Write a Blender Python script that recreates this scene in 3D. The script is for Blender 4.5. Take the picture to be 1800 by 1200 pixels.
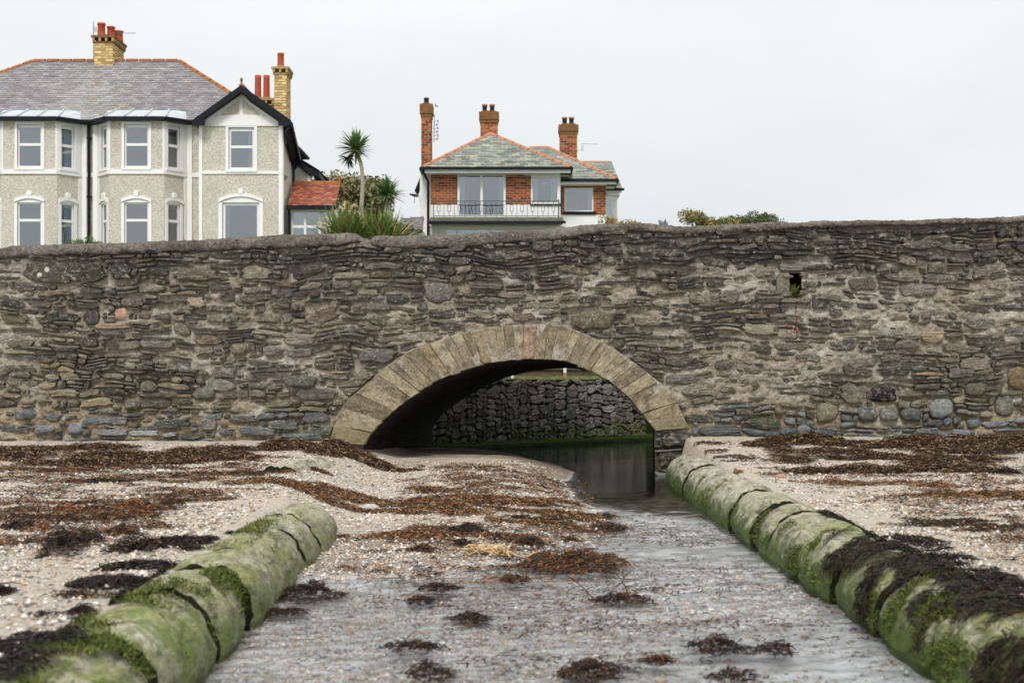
import bpy, math, random
import numpy as np
from mathutils import Matrix, Vector

for o in list(bpy.data.objects):
    bpy.data.objects.remove(o)
sc = bpy.context.scene
COL = sc.collection
PI = math.pi

# ------------------------------------------------------------------ camera, sky, sun, exposure
CAMZ = 1.4          # metres above the still water, which is z = 0
F = 2500.0          # focal length in photo pixels (50 mm on 36 mm, 1800 px wide)
cam = bpy.data.cameras.new('camera')
cam.lens = 50.0; cam.sensor_width = 36.0
cam.shift_y = 55.0 / 1800.0
cam.clip_start = 0.05; cam.clip_end = 3000
cam.dof.use_dof = True; cam.dof.focus_distance = 19.6; cam.dof.aperture_fstop = 3.2
camo = bpy.data.objects.new('camera', cam); COL.objects.link(camo)
camo.location = (0, 0, CAMZ); camo.rotation_euler = (PI / 2, 0, 0)
sc.camera = camo

SUN_EL, SUN_AZ = math.radians(44), math.radians(190)   # azimuth clockwise from +Y
world = bpy.data.worlds.new('World'); sc.world = world; world.use_nodes = True
wt = world.node_tree; wt.nodes.clear()
wo = wt.nodes.new('ShaderNodeOutputWorld'); wb = wt.nodes.new('ShaderNodeBackground')
sky = wt.nodes.new('ShaderNodeTexSky'); sky.sky_type = 'NISHITA'; sky.sun_disc = False
sky.sun_elevation = SUN_EL; sky.sun_rotation = SUN_AZ
# overcast: an even sheet of cloud over the clear sky, its grey broken softly
wtc = wt.nodes.new('ShaderNodeTexCoord')
wmap = wt.nodes.new('ShaderNodeMapping'); wmap.inputs['Scale'].default_value = (1, 1, 2.6)
wn = wt.nodes.new('ShaderNodeTexNoise'); wn.inputs['Scale'].default_value = 2.2; wn.inputs['Detail'].default_value = 5
wr = wt.nodes.new('ShaderNodeValToRGB')
wr.color_ramp.elements[0].position = 0.3; wr.color_ramp.elements[0].color = (8.0, 8.35, 8.45, 1)
wr.color_ramp.elements[1].position = 0.7; wr.color_ramp.elements[1].color = (9.6, 9.9, 9.9, 1)
wm = wt.nodes.new('ShaderNodeMixRGB'); wm.inputs['Fac'].default_value = 0.95
L = wt.links.new
L(wtc.outputs['Generated'], wmap.inputs['Vector']); L(wmap.outputs['Vector'], wn.inputs['Vector'])
L(wn.outputs['Fac'], wr.inputs['Fac']); L(sky.outputs['Color'], wm.inputs['Color1'])
# an overcast dome is brighter overhead than at the skyline
wsx = wt.nodes.new('ShaderNodeSeparateXYZ'); L(wtc.outputs['Generated'], wsx.inputs[0])
wz1 = wt.nodes.new('ShaderNodeMath'); wz1.operation = 'MAXIMUM'; L(wsx.outputs['Z'], wz1.inputs[0]); wz1.inputs[1].default_value = 0.0
wz2 = wt.nodes.new('ShaderNodeMath'); wz2.operation = 'POWER'; L(wz1.outputs[0], wz2.inputs[0]); wz2.inputs[1].default_value = 1.4
wz3 = wt.nodes.new('ShaderNodeMath'); wz3.operation = 'MULTIPLY_ADD'; L(wz2.outputs[0], wz3.inputs[0]); wz3.inputs[1].default_value = 1.0; wz3.inputs[2].default_value = 1.0
wsc = wt.nodes.new('ShaderNodeVectorMath'); wsc.operation = 'SCALE'; L(wr.outputs['Color'], wsc.inputs[0]); L(wz3.outputs[0], wsc.inputs['Scale'])
L(wsc.outputs['Vector'], wm.inputs['Color2']); L(wm.outputs['Color'], wb.inputs['Color'])
L(wb.outputs['Background'], wo.inputs['Surface'])
wb.inputs['Strength'].default_value = 0.0655

sun = bpy.data.lights.new('sun', 'SUN'); sun.energy = 1.5; sun.angle = math.radians(14); sun.color = (1, 0.96, 0.9)
suno = bpy.data.objects.new('sun', sun); COL.objects.link(suno)
sd = Vector((math.sin(SUN_AZ) * math.cos(SUN_EL), math.cos(SUN_AZ) * math.cos(SUN_EL), math.sin(SUN_EL)))
suno.rotation_euler = (-sd).to_track_quat('-Z', 'Y').to_euler(); suno.location = (0, -20, 40)

sc.view_settings.view_transform = 'Standard'; sc.view_settings.look = 'None'
sc.view_settings.exposure = 0.48; sc.view_settings.gamma = 1.0; sc.view_settings.use_curve_mapping = False
sc.render.engine = 'CYCLES'
sc.cycles.max_bounces = 6; sc.cycles.transparent_max_bounces = 12
sc.cycles.use_denoising = True

rng = random.Random(7)
nr = np.random.RandomState(11)

# ------------------------------------------------------------------ noise (numpy)
def _hash(ix, iy, iz, seed):
    h = (ix.astype(np.int64) * 374761393 + iy.astype(np.int64) * 668265263 + iz.astype(np.int64) * 2147483647 + seed * 974711) & 0xffffffff
    h = ((h ^ (h >> 13)) * 1274126177) & 0xffffffff
    h = h ^ (h >> 16)
    return (h & 0xffff) / 65535.0
def vnoise(x, y, z=0.0, seed=0):
    x, y, z = np.broadcast_arrays(np.asarray(x, float), np.asarray(y, float), np.asarray(z, float))
    ix, iy, iz = np.floor(x), np.floor(y), np.floor(z)
    fx, fy, fz_ = x - ix, y - iy, z - iz
    fx = fx * fx * (3 - 2 * fx); fy = fy * fy * (3 - 2 * fy); fz_ = fz_ * fz_ * (3 - 2 * fz_)
    r = 0
    for a in (0, 1):
        for b in (0, 1):
            for c in (0, 1):
                r = r + _hash(ix + a, iy + b, iz + c, seed) * (fx if a else 1 - fx) * (fy if b else 1 - fy) * (fz_ if c else 1 - fz_)
    return r
def fbm(x, y, z=0.0, seed=0, oct=4):
    r, a, t = 0, 1.0, 0
    for i in range(oct):
        f = 2.0 ** i
        r = r + a * vnoise(np.asarray(x) * f, np.asarray(y) * f, np.asarray(z) * f, seed + i * 17); t += a; a *= 0.55
    return r / t
def lerp(a, b, t): return a + (b - a) * t
def sstep(a, b, x):
    t = np.clip((x - a) / (b - a), 0, 1); return t * t * (3 - 2 * t)

# ------------------------------------------------------------------ object helpers
def tag(o, label=None, cat=None, group=None, kind=None):
    if label: o['label'] = label
    if cat: o['category'] = cat
    if group: o['group'] = group
    if kind: o['kind'] = kind
    return o
def thing(name, loc, label, cat, group=None):
    o = bpy.data.objects.new(name, None); COL.objects.link(o); o.location = loc
    o.empty_display_size = 0.2
    return tag(o, label, cat, group)
def worldloc(o):
    v = Vector(o.location); p = o.parent
    return v if p is None else v + Vector((0, 0, 0))
def link_mesh(me, name, parent=None):
    o = bpy.data.objects.new(name, me); COL.objects.link(o)
    if parent is not None:
        o.parent = parent
        root = parent
        while root.parent is not None: root = root.parent
        if parent.parent is None and parent.type == 'EMPTY':
            o.matrix_parent_inverse = Matrix.Translation(-Vector(parent.location))
    return o
def np_mesh(name, V, Fc, mat, parent=None, tint=None, smooth=False, kind=None):
    """V (n,3); Fc list of faces or (m,k) array; tint (n,3) per vertex"""
    me = bpy.data.meshes.new(name)
    V = np.asarray(V, np.float32)
    if isinstance(Fc, np.ndarray):
        m, k = Fc.shape
        me.vertices.add(len(V)); me.vertices.foreach_set('co', V.ravel())
        me.loops.add(m * k); me.loops.foreach_set('vertex_index', Fc.astype(np.int32).ravel())
        me.polygons.add(m)
        me.polygons.foreach_set('loop_start', np.arange(0, m * k, k, dtype=np.int32))
        me.polygons.foreach_set('loop_total', np.full(m, k, np.int32))
        me.update(calc_edges=True); me.validate()
    else:
        me.from_pydata([tuple(map(float, v)) for v in V], [], Fc); me.update()
    if tint is not None and len(me.vertices) == len(V):
        a = me.attributes.new('tint', 'FLOAT_COLOR', 'POINT')
        t = np.ones((len(V), 4), np.float32); t[:, :3] = tint
        a.data.foreach_set('color', t.ravel())
    if smooth:
        me.polygons.foreach_set('use_smooth', np.ones(len(me.polygons), bool))
    if mat: me.materials.append(mat)
    o = link_mesh(me, name, parent)
    if kind: o['kind'] = kind
    return o

class MB:
    """collects simple solids in a local frame, links them as one mesh"""
    def __init__(s, M=None):
        s.V = []; s.F = []; s.T = []; s.M = M or Matrix.Identity(4); s.t = (1, 1, 1)
    def v(s, p):
        s.V.append(tuple(s.M @ Vector(p))); s.T.append(s.t); return len(s.V) - 1
    def face(s, pts):
        s.F.append([s.v(p) for p in pts])
    def box(s, x0, x1, y0, y1, z0, z1):
        i = [s.v(p) for p in ((x0, y0, z0), (x1, y0, z0), (x1, y1, z0), (x0, y1, z0), (x0, y0, z1), (x1, y0, z1), (x1, y1, z1), (x0, y1, z1))]
        for f in ((0, 1, 5, 4), (1, 2, 6, 5), (2, 3, 7, 6), (3, 0, 4, 7), (4, 5, 6, 7), (3, 2, 1, 0)):
            s.F.append([i[k] for k in f])
    def prism(s, poly, y0, y1):
        """poly of (x, z), extruded along y"""
        n = len(poly)
        a = [s.v((x, y0, z)) for x, z in poly]; b = [s.v((x, y1, z)) for x, z in poly]
        s.F.append(a); s.F.append(b[::-1])
        for k in range(n):
            s.F.append([a[(k + 1) % n], a[k], b[k], b[(k + 1) % n]])
    def slab(s, poly3, th):
        """a flat polygon in 3D thickened downwards along its normal"""
        P = [Vector(p) for p in poly3]
        n = (P[1] - P[0]).cross(P[2] - P[0]).normalized()
        if n.z < 0: n = -n
        a = [s.v(p) for p in P]; b = [s.v(p - n * th) for p in P]
        s.F.append(a); s.F.append(b[::-1])
        k = len(P)
        for i in range(k): s.F.append([a[(i + 1) % k], a[i], b[i], b[(i + 1) % k]])
    def tube(s, pts, r, n=8, cap=True):
        pts = [Vector(p) for p in pts]; rs = r if isinstance(r, (list, tuple)) else [r] * len(pts)
        rings = []
        for i, p in enumerate(pts):
            d = (pts[min(i + 1, len(pts) - 1)] - pts[max(i - 1, 0)]).normalized()
            a = d.cross(Vector((0, 0, 1)) if abs(d.z) < 0.9 else Vector((1, 0, 0))).normalized(); b = d.cross(a)
            rings.append([s.v(p + (a * math.cos(t) + b * math.sin(t)) * rs[i]) for t in (2 * PI * k / n for k in range(n))])
        for i in range(len(pts) - 1):
            for k in range(n):
                s.F.append([rings[i][k], rings[i][(k + 1) % n], rings[i + 1][(k + 1) % n], rings[i + 1][k]])
        if cap: s.F.append(rings[0][::-1]); s.F.append(rings[-1])
    def lathe(s, x, y, prof, n=12):
        """prof list of (r, z), about the vertical through x, y"""
        s.tube([(x, y, z) for _, z in prof], [r for r, _ in prof], n) if len({z for _, z in prof}) == len(prof) else None
    def build(s, name, mat, parent=None, smooth=False, kind=None):
        return np_mesh(name, np.array(s.V).reshape(-1, 3), s.F, mat, parent, np.array(s.T).reshape(-1, 3), smooth, kind)

# ------------------------------------------------------------------ materials
class NT:
    def __init__(s, name):
        s.m = bpy.data.materials.new(name); s.m.use_nodes = True; s.t = s.m.node_tree; s.t.nodes.clear()
        s.out = s.t.nodes.new('ShaderNodeOutputMaterial')
        s.geo = s.t.nodes.new('ShaderNodeNewGeometry'); s.pos = s.geo.outputs['Position']
    def n(s, k, **kw):
        o = s.t.nodes.new(k)
        for a, b in kw.items(): setattr(o, a, b)
        return o
    def set(s, sock, v):
        if hasattr(v, 'is_output'): s.t.links.new(v, sock)
        else:
            if isinstance(v, (tuple, list)) and len(v) == 3 and sock.type == 'RGBA': v = (*v, 1)
            sock.default_value = v
    def noise(s, scale, detail=4, rough=0.6, stretch=None, vec=None, off=None):
        v = vec or s.pos
        if stretch or off:
            mp = s.n('ShaderNodeMapping'); s.set(mp.inputs['Vector'], v)
            if stretch: mp.inputs['Scale'].default_value = stretch
            if off: mp.inputs['Location'].default_value = off
            v = mp.outputs['Vector']
        t = s.n('ShaderNodeTexNoise'); s.set(t.inputs['Vector'], v)
        t.inputs['Scale'].default_value = scale; t.inputs['Detail'].default_value = detail; t.inputs['Roughness'].default_value = rough
        return t.outputs['Fac']
    def vor(s, scale, stretch=None, feature='F1', out='Distance'):
        v = s.pos
        if stretch:
            mp = s.n('ShaderNodeMapping'); s.set(mp.inputs['Vector'], v); mp.inputs['Scale'].default_value = stretch; v = mp.outputs['Vector']
        t = s.n('ShaderNodeTexVoronoi'); t.feature = feature; s.set(t.inputs['Vector'], v); t.inputs['Scale'].default_value = scale
        return t.outputs[out]
    def ramp(s, fac, stops):
        r = s.n('ShaderNodeValToRGB'); s.set(r.inputs['Fac'], fac)
        e = r.color_ramp.elements
        while len(e) < len(stops): e.new(0.5)
        for i, (p, c) in enumerate(stops):
            e[i].position = p; e[i].color = (c, c, c, 1) if isinstance(c, (int, float)) else (*c, 1)
        return r.outputs['Color']
    def mix(s, fac, a, b, mode='MIX'):
        m = s.n('ShaderNodeMixRGB'); m.blend_type = mode
        s.set(m.inputs['Fac'], fac); s.set(m.inputs['Color1'], a); s.set(m.inputs['Color2'], b)
        return m.outputs['Color']
    def math(s, op, a, b=0.0, c=None, clamp=False):
        m = s.n('ShaderNodeMath'); m.operation = op; m.use_clamp = clamp
        s.set(m.inputs[0], a); s.set(m.inputs[1], b)
        if c is not None: s.set(m.inputs[2], c)
        return m.outputs[0]
    def rng(s, v, a, b, c=0.0, d=1.0):
        m = s.n('ShaderNodeMapRange'); m.clamp = True; m.interpolation_type = 'SMOOTHSTEP'
        s.set(m.inputs['Value'], v)
        for k, x in zip(('From Min', 'From Max', 'To Min', 'To Max'), (a, b, c, d)): m.inputs[k].default_value = x
        return m.outputs[0]
    def attr(s, name='tint'):
        a = s.n('ShaderNodeAttribute'); a.attribute_name = name; return a.outputs['Color']
    def xyz(s):
        x = s.n('ShaderNodeSeparateXYZ'); s.set(x.inputs[0], s.pos); return x.outputs
    def bump(s, h, strength=0.5, dist=0.01, normal=None):
        b = s.n('ShaderNodeBump'); s.set(b.inputs['Height'], h); b.inputs['Strength'].default_value = strength; b.inputs['Distance'].default_value = dist
        if normal: s.set(b.inputs['Normal'], normal)
        return b.outputs['Normal']
    def done(s, color, rough=0.85, normal=None, spec=0.3, metal=0.0):
        p = s.n('ShaderNodeBsdfPrincipled'); s.set(p.inputs['Base Color'], color); s.set(p.inputs['Roughness'], rough)
        s.set(p.inputs['Specular IOR Level'], spec); s.set(p.inputs['Metallic'], metal)
        if normal: s.set(p.inputs['Normal'], normal)
        s.t.links.new(p.outputs[0], s.out.inputs['Surface']); s.bsdf = p
        return s.m

K = 19.4 / F                       # metres per photo pixel at the sea wall
WY = 19.4                          # front of the sea wall
def wx(px): return (px - 900) * K
def wz(py): return CAMZ + (655 - py) * K
def fx(px, Y): return (px - 900) * Y / F
def fz(py, Y): return CAMZ + (655 - py) * Y / F

def paint_marks(N, col):
    """red survey line and figure brushed on the wall, two pale lichen discs"""
    o = N.xyz(); x, z = o['X'], o['Z']
    wob = N.noise(9, 2)
    xl = N.math('ADD', x, N.math('MULTIPLY', N.math('SUBTRACT', wob, 0.5), 0.05))
    line = N.math('LESS_THAN', N.math('ABSOLUTE', N.math('SUBTRACT', xl, wx(1400))), 0.014)
    line = N.math('MULTIPLY', line, N.math('MULTIPLY', N.math('GREATER_THAN', z, wz(640)), N.math('LESS_THAN', z, wz(522))))
    line = N.math('MULTIPLY', line, N.rng(N.noise(14, 3, off=(3, 0, 0)), 0.40, 0.5))
    def ring(px, py, r, w):
        a = N.math('POWER', N.math('SUBTRACT', x, wx(px)), 2.0); b = N.math('POWER', N.math('SUBTRACT', z, wz(py)), 2.0)
        return N.math('LESS_THAN', N.math('ABSOLUTE', N.math('SUBTRACT', N.math('SQRT', N.math('ADD', a, b)), r)), w)
    eight = N.math('MAXIMUM', ring(1387, 573.5, 0.030, 0.010), ring(1387, 582.5, 0.036, 0.010))
    # slash after the figure
    sx = N.math('ADD', N.math('SUBTRACT', x, wx(1397)), N.math('MULTIPLY', N.math('SUBTRACT', z, wz(580)), -0.35))
    sl = N.math('MULTIPLY', N.math('LESS_THAN', N.math('ABSOLUTE', sx), 0.010), N.math('LESS_THAN', N.math('ABSOLUTE', N.math('SUBTRACT', z, wz(580))), 0.05))
    red = N.math('MAXIMUM', line, N.math('MAXIMUM', eight, sl))
    red = N.math('MULTIPLY', red, N.rng(N.noise(60, 2), 0.3, 0.55, 0.3, 0.85))
    col = N.mix(red, col, (0.21, 0.05, 0.045))
    w = N.math('MAXIMUM', ring(69.5, 483, 0.0, 0.034), N.math('MAXIMUM', ring(83, 473.5, 0.0, 0.036), ring(1149, 716, 0.0, 0.012)))
    w = N.math('MULTIPLY', w, N.rng(N.noise(45, 3), 0.35, 0.5))
    return N.mix(w, col, (0.62, 0.60, 0.55))

def stone_material(name, marks=False, dust=0.8, wet=False):
    N = NT(name)
    base = N.attr()
    n1 = N.noise(8, 6, 0.7, stretch=(1, 1, 2.4)); n2 = N.noise(34, 5, 0.8, stretch=(1, 1, 1.7)); n3 = N.noise(2.2, 4)
    c = N.mix(1.0, base, N.ramp(n1, [(0.25, 0.48), (0.5, 1.0), (0.75, 1.55)]), 'MULTIPLY')
    c = N.mix(1.0, c, N.ramp(n2, [(0.32, 0.42), (0.5, 1.0), (0.68, 1.7)]), 'MULTIPLY')
    # mortar wash and pale lichen caught on the faces
    d = N.math('MULTIPLY', N.rng(N.noise(15, 8, 0.78, off=(5, 2, 1)), 0.48, 0.62), N.rng(n3, 0.36, 0.62, 0.15, dust))
    if not wet:
        c = N.mix(d, c, N.mix(N.noise(3, 2), (0.42, 0.37, 0.32), (0.36, 0.29, 0.21)))
        sp = N.math('MULTIPLY', N.rng(N.noise(40, 2, 0.5, off=(1, 7, 3)), 0.62, 0.68), N.rng(N.noise(5, 2, off=(2, 2, 2)), 0.42, 0.6))
        c = N.mix(N.math('MULTIPLY', sp, 0.75), c, (0.50, 0.47, 0.41))
        ol = N.rng(N.noise(3.1, 3, off=(9, 3, 3)), 0.52, 0.72, 0, 0.45)
        z = N.xyz()['Z']
        ol = N.math('MULTIPLY', ol, N.rng(z, 1.7, 0.9))
        c = N.mix(ol, c, (0.17, 0.14, 0.075))
    else:
        z = N.xyz()['Z']
        g = N.math('MULTIPLY', N.rng(N.math('ADD', z, N.math('MULTIPLY', N.noise(3, 3), 0.5)), 0.86, 0.46), N.rng(N.noise(9, 4), 0.40, 0.56, 0.1, 0.95))
        c = N.mix(g, c, N.mix(N.rng(N.noise(12, 3), .35, .65), (0.13, 0.15, 0.02), (0.02, 0.045, 0.006)))
        sp = N.math('MULTIPLY', N.rng(N.noise(40, 3, 0.6), 0.60, 0.70), 0.5)
        c = N.mix(sp, c, (0.17, 0.17, 0.155))
    if marks: c = paint_marks(N, c)
    h = N.math('ADD', N.math('MULTIPLY', N.noise(26, 8, 0.72, stretch=(1, 1, 3)), 1.0), N.math('MULTIPLY', N.noise(120, 4, 0.7), 0.35))
    return N.done(c, 0.75 if wet else 0.9, N.bump(h, 0.9, 0.025), 0.35 if wet else 0.2)

M = {}
M['stone'] = stone_material('wall_stone', True)
M['wet_stone'] = stone_material('damp_channel_stone', False, 0.3, True)

def mk_mortar():
    N = NT('lime_mortar'); z = N.xyz()['Z']
    a = N.noise(1.3, 4); b = N.noise(11, 7, 0.75, stretch=(1, 1, 1.5)); g = N.noise(38, 5, 0.8)
    c = N.mix(N.rng(a, 0.38, 0.62), (0.335, 0.285, 0.22), (0.45, 0.40, 0.335))
    c = N.mix(N.rng(z, 1.35, 0.65, 0, 0.75), c, (0.36, 0.29, 0.185))
    c = N.mix(N.rng(z, 2.6, 3.0, 0, 0.6), c, (0.17, 0.15, 0.13))
    c = N.mix(1.0, c, N.ramp(b, [(0.30, 0.30), (0.5, 0.95), (0.70, 1.35)]), 'MULTIPLY')
    c = N.mix(1.0, c, N.ramp(g, [(0.32, 0.38), (0.5, 1.0), (0.68, 1.45)]), 'MULTIPLY')
    c = N.mix(N.math('MULTIPLY', N.rng(N.noise(2.3, 5, 0.7, stretch=(1, 1, 1.8), off=(4, 9, 2)), 0.56, 0.66), 0.75), c, N.mix(N.noise(30, 4), (0.42, 0.40, 0.36), (0.70, 0.67, 0.62)))
    c = N.mix(N.rng(z, 0.50, 0.36, 0, 0.85), c, (0.035, 0.033, 0.024))
    c = paint_marks(N, c)
    h = N.math('ADD', b, N.math('MULTIPLY', g, 0.6))
    return N.done(c, 0.95, N.bump(h, 1.0, 0.03), 0.1)
M['mortar'] = mk_mortar()

def mk_coping():
    N = NT('coping_concrete')
    a = N.noise(2.5, 5); b = N.noise(24, 6, 0.85); v = N.vor(19)
    c = N.mix(N.rng(a, 0.35, 0.65), (0.17, 0.145, 0.12), (0.27, 0.235, 0.20))
    c = N.mix(1.0, c, N.ramp(b, [(0.33, 0.3), (0.5, 1.0), (0.66, 1.8)]), 'MULTIPLY')
    c = N.mix(N.math('MULTIPLY', N.rng(v, 0.30, 0.18), N.rng(N.noise(20, 2, off=(4, 4, 4)), 0.52, 0.60)), c, (0.55, 0.51, 0.47))
    c = N.mix(N.math('MULTIPLY', N.rng(N.noise(6, 4, off=(1, 2, 3)), 0.58, 0.7), 0.5), c, (0.21, 0.19, 0.12))
    return N.done(c, 0.95, N.bump(N.math('ADD', b, N.math('MULTIPLY', N.rng(v, 0.35, 0.0), 0.9)), 1.0, 0.06), 0.1)
M['coping'] = mk_coping()

def mk_voussoir():
    N = NT('dressed_arch_stone'); z = N.xyz()['Z']
    a = N.noise(7, 6, 0.7); b = N.noise(34, 5, 0.8)
    c = N.mix(1.0, N.attr(), N.ramp(a, [(0.30, 0.45), (0.5, 1.0), (0.72, 1.4)]), 'MULTIPLY')
    c = N.mix(1.0, c, N.ramp(b, [(0.32, 0.42), (0.5, 1.0), (0.68, 1.5)]), 'MULTIPLY')
    m = N.math('MULTIPLY', N.rng(N.math('ADD', z, N.math('MULTIPLY', N.noise(5, 3), 0.5)), 1.15, 0.75), 0.7)
    c = N.mix(m, c, N.mix(N.noise(20, 3), (0.15, 0.135, 0.065), (0.24, 0.20, 0.10)))
    c = N.mix(N.math('MULTIPLY', N.rng(N.noise(36, 3, off=(3, 1, 1)), 0.62, 0.70), 0.6), c, (0.48, 0.44, 0.36))
    c = N.mix(N.math('MULTIPLY', N.rng(N.noise(4.5, 5, 0.7, off=(8, 1, 1)), 0.54, 0.68), 0.7), c, (0.07, 0.065, 0.045))
    return N.done(c, 0.92, N.bump(N.math('ADD', a, N.math('MULTIPLY', b, 0.8)), 0.9, 0.018), 0.15)
M['voussoir'] = mk_voussoir()

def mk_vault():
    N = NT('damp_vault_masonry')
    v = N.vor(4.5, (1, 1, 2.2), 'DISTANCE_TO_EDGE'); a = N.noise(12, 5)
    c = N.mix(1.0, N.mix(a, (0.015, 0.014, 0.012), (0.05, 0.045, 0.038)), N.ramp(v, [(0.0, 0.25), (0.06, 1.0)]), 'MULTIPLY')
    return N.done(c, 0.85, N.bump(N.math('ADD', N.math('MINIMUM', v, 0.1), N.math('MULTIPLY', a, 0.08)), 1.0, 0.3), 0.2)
M['vault'] = mk_vault()

def mk_moss(name, c1, c2):
    N = NT(name); a = N.noise(25, 5, 0.7)
    return N.done(N.mix(N.rng(a, 0.3, 0.7), c1, c2), 0.95, N.bump(a, 1.0, 0.04), 0.1)
M['moss'] = mk_moss('green_moss', (0.010, 0.020, 0.004), (0.045, 0.075, 0.010))
M['joint'] = mk_moss('dark_joint_slime', (0.012, 0.014, 0.006), (0.035, 0.036, 0.016))
M['dark_moss'] = mk_moss('dark_algae', (0.008, 0.014, 0.004), (0.025, 0.045, 0.01))

def mk_sand():
    N = NT('shelly_sand'); o = N.xyz(); z = o['Z']
    a = N.noise(0.9, 5); b = N.noise(20, 6, 0.85); c3 = N.noise(48, 4, 0.9); st = N.noise(3.0, 5, 0.65, stretch=(1, 3.5, 1))
    c = N.mix(N.rng(a, 0.36, 0.64), (0.60, 0.505, 0.40), (0.55, 0.49, 0.42))
    c = N.mix(N.rng(st, 0.54, 0.68, 0, 0.4), c, (0.26, 0.185, 0.12))
    wet0 = N.rng(N.math('ADD', z, N.math('MULTIPLY', N.noise(2.5, 3), 0.05)), 0.06, 0.0)
    c = N.mix(N.math('MULTIPLY', wet0, 0.85), c, N.mix(N.rng(N.noise(1.6, 4, off=(3, 3, 3)), 0.35, 0.65), (0.78, 0.79, 0.80), (0.66, 0.655, 0.64)))
    c = N.mix(1.0, c, N.ramp(b, [(0.30, 0.62), (0.5, 1.0), (0.70, 1.2)]), 'MULTIPLY')
    c = N.mix(1.0, c, N.ramp(c3, [(0.33, 0.42), (0.5, 1.0), (0.66, 1.45)]), 'MULTIPLY')
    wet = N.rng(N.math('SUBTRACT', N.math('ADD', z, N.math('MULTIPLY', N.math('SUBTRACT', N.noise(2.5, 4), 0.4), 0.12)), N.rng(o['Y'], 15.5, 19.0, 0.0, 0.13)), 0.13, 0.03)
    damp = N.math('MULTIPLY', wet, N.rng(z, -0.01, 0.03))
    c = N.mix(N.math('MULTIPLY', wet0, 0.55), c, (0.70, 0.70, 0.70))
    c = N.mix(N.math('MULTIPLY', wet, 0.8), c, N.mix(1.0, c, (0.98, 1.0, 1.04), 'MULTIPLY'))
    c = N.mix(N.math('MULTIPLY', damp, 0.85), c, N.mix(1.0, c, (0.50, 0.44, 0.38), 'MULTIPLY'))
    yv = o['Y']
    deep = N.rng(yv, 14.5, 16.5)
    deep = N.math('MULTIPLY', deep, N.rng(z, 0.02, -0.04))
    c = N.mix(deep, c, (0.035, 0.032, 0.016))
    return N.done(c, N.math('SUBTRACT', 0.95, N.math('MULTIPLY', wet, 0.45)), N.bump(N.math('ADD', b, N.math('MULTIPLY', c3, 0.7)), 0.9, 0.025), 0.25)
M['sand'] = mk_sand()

def mk_tinted(name, rough=0.8, spec=0.3, sc1=40, lo=0.65, hi=1.35, bump=0.3, dist=0.005):
    N = NT(name); a = N.noise(sc1, 4, 0.7)
    c = N.mix(1.0, N.attr(), N.ramp(a, [(0.3, lo), (0.7, hi)]), 'MULTIPLY')
    return N.done(c, rough, N.bump(a, bump, dist), spec)
M['pebble'] = mk_tinted('pebbles_and_shell', 0.6, 0.4, 80)
M['weed'] = mk_tinted('damp_seaweed', 0.6, 0.16, 60, 0.6, 1.4)
M['leaf'] = mk_tinted('foliage', 0.55, 0.3, 6, 0.7, 1.3, 0.0)
M['bark'] = mk_tinted('pale_bark', 0.9, 0.1, 18, 0.6, 1.3, 0.6, 0.02)
M['brick'] = mk_tinted('fired_brick', 0.9, 0.15, 30, 0.75, 1.25, 0.3)
M['slate'] = mk_tinted('roof_slate', 0.6, 0.35, 5, 0.78, 1.22, 0.3)

def mk_pipe():
    N = NT('algae_covered_concrete'); o = N.xyz(); x, y, z = o['X'], o['Y'], o['Z']
    a = N.noise(6, 6, 0.75, stretch=(1, .4, 1)); b = N.noise(42, 5, 0.85, stretch=(1, .4, 1)); d = N.noise(17, 6, 0.8, stretch=(1, .35, 1))
    c = N.mix(N.rng(a, 0.35, 0.65), (0.32, 0.285, 0.21), (0.52, 0.48, 0.39))
    c = N.mix(1.0, c, N.ramp(b, [(0.32, 0.45), (0.5, 1.0), (0.68, 1.35)]), 'MULTIPLY')
    # pale algae film thickens towards the sea, vivid green low on the wet flank
    sea = N.rng(y, 15.5, 6.5)
    film = N.math('MULTIPLY', N.rng(N.noise(4.6, 7, 0.78, stretch=(1, .4, 1), off=(3, 3, 3)), 0.40, 0.58), N.math('ADD', 0.05, N.math('MULTIPLY', sea, 0.85)))
    c = N.mix(film, c, N.mix(N.rng(d, 0.35, 0.65), (0.13, 0.15, 0.04), (0.36, 0.36, 0.15)))
    low = N.rng(N.math('ADD', z, N.math('MULTIPLY', N.math('SUBTRACT', N.noise(6, 7, 0.75, off=(1, 1, 9)), 0.5), 0.7)), 0.28, 0.10)
    c = N.mix(N.math('MULTIPLY', low, N.rng(x, -1.0, 1.0, 0.5, 0.95)), c, N.mix(N.rng(d, 0.3, 0.7), (0.022, 0.036, 0.008), (0.095, 0.145, 0.022)))
    near = N.math('MULTIPLY', N.rng(y, 9.5, 5.0), N.rng(N.noise(5, 5, 0.7, off=(6, 6, 2)), 0.46, 0.58))
    c = N.mix(N.math('MULTIPLY', near, 0.85), c, N.mix(d, (0.03, 0.06, 0.005), (0.17, 0.25, 0.02)))
    dk = N.math('MULTIPLY', N.rng(N.noise(8, 8, 0.85, stretch=(1, .35, 1), off=(2, 8, 5)), 0.50, 0.60), 0.75)
    c = N.mix(dk, c, (0.055, 0.052, 0.032))
    c = N.mix(N.math('MULTIPLY', N.rng(N.noise(11, 7, 0.82, stretch=(1, .35, 1), off=(7, 7, 7)), 0.52, 0.60), N.rng(y, 15, 8, 0.25, 0.7)), c, (0.13, 0.175, 0.03))
    return N.done(c, 0.85, N.bump(N.math('ADD', a, N.math('ADD', N.math('MULTIPLY', b, 0.5), d)), 0.9, 0.02), 0.25)
M['pipe'] = mk_pipe()

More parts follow.
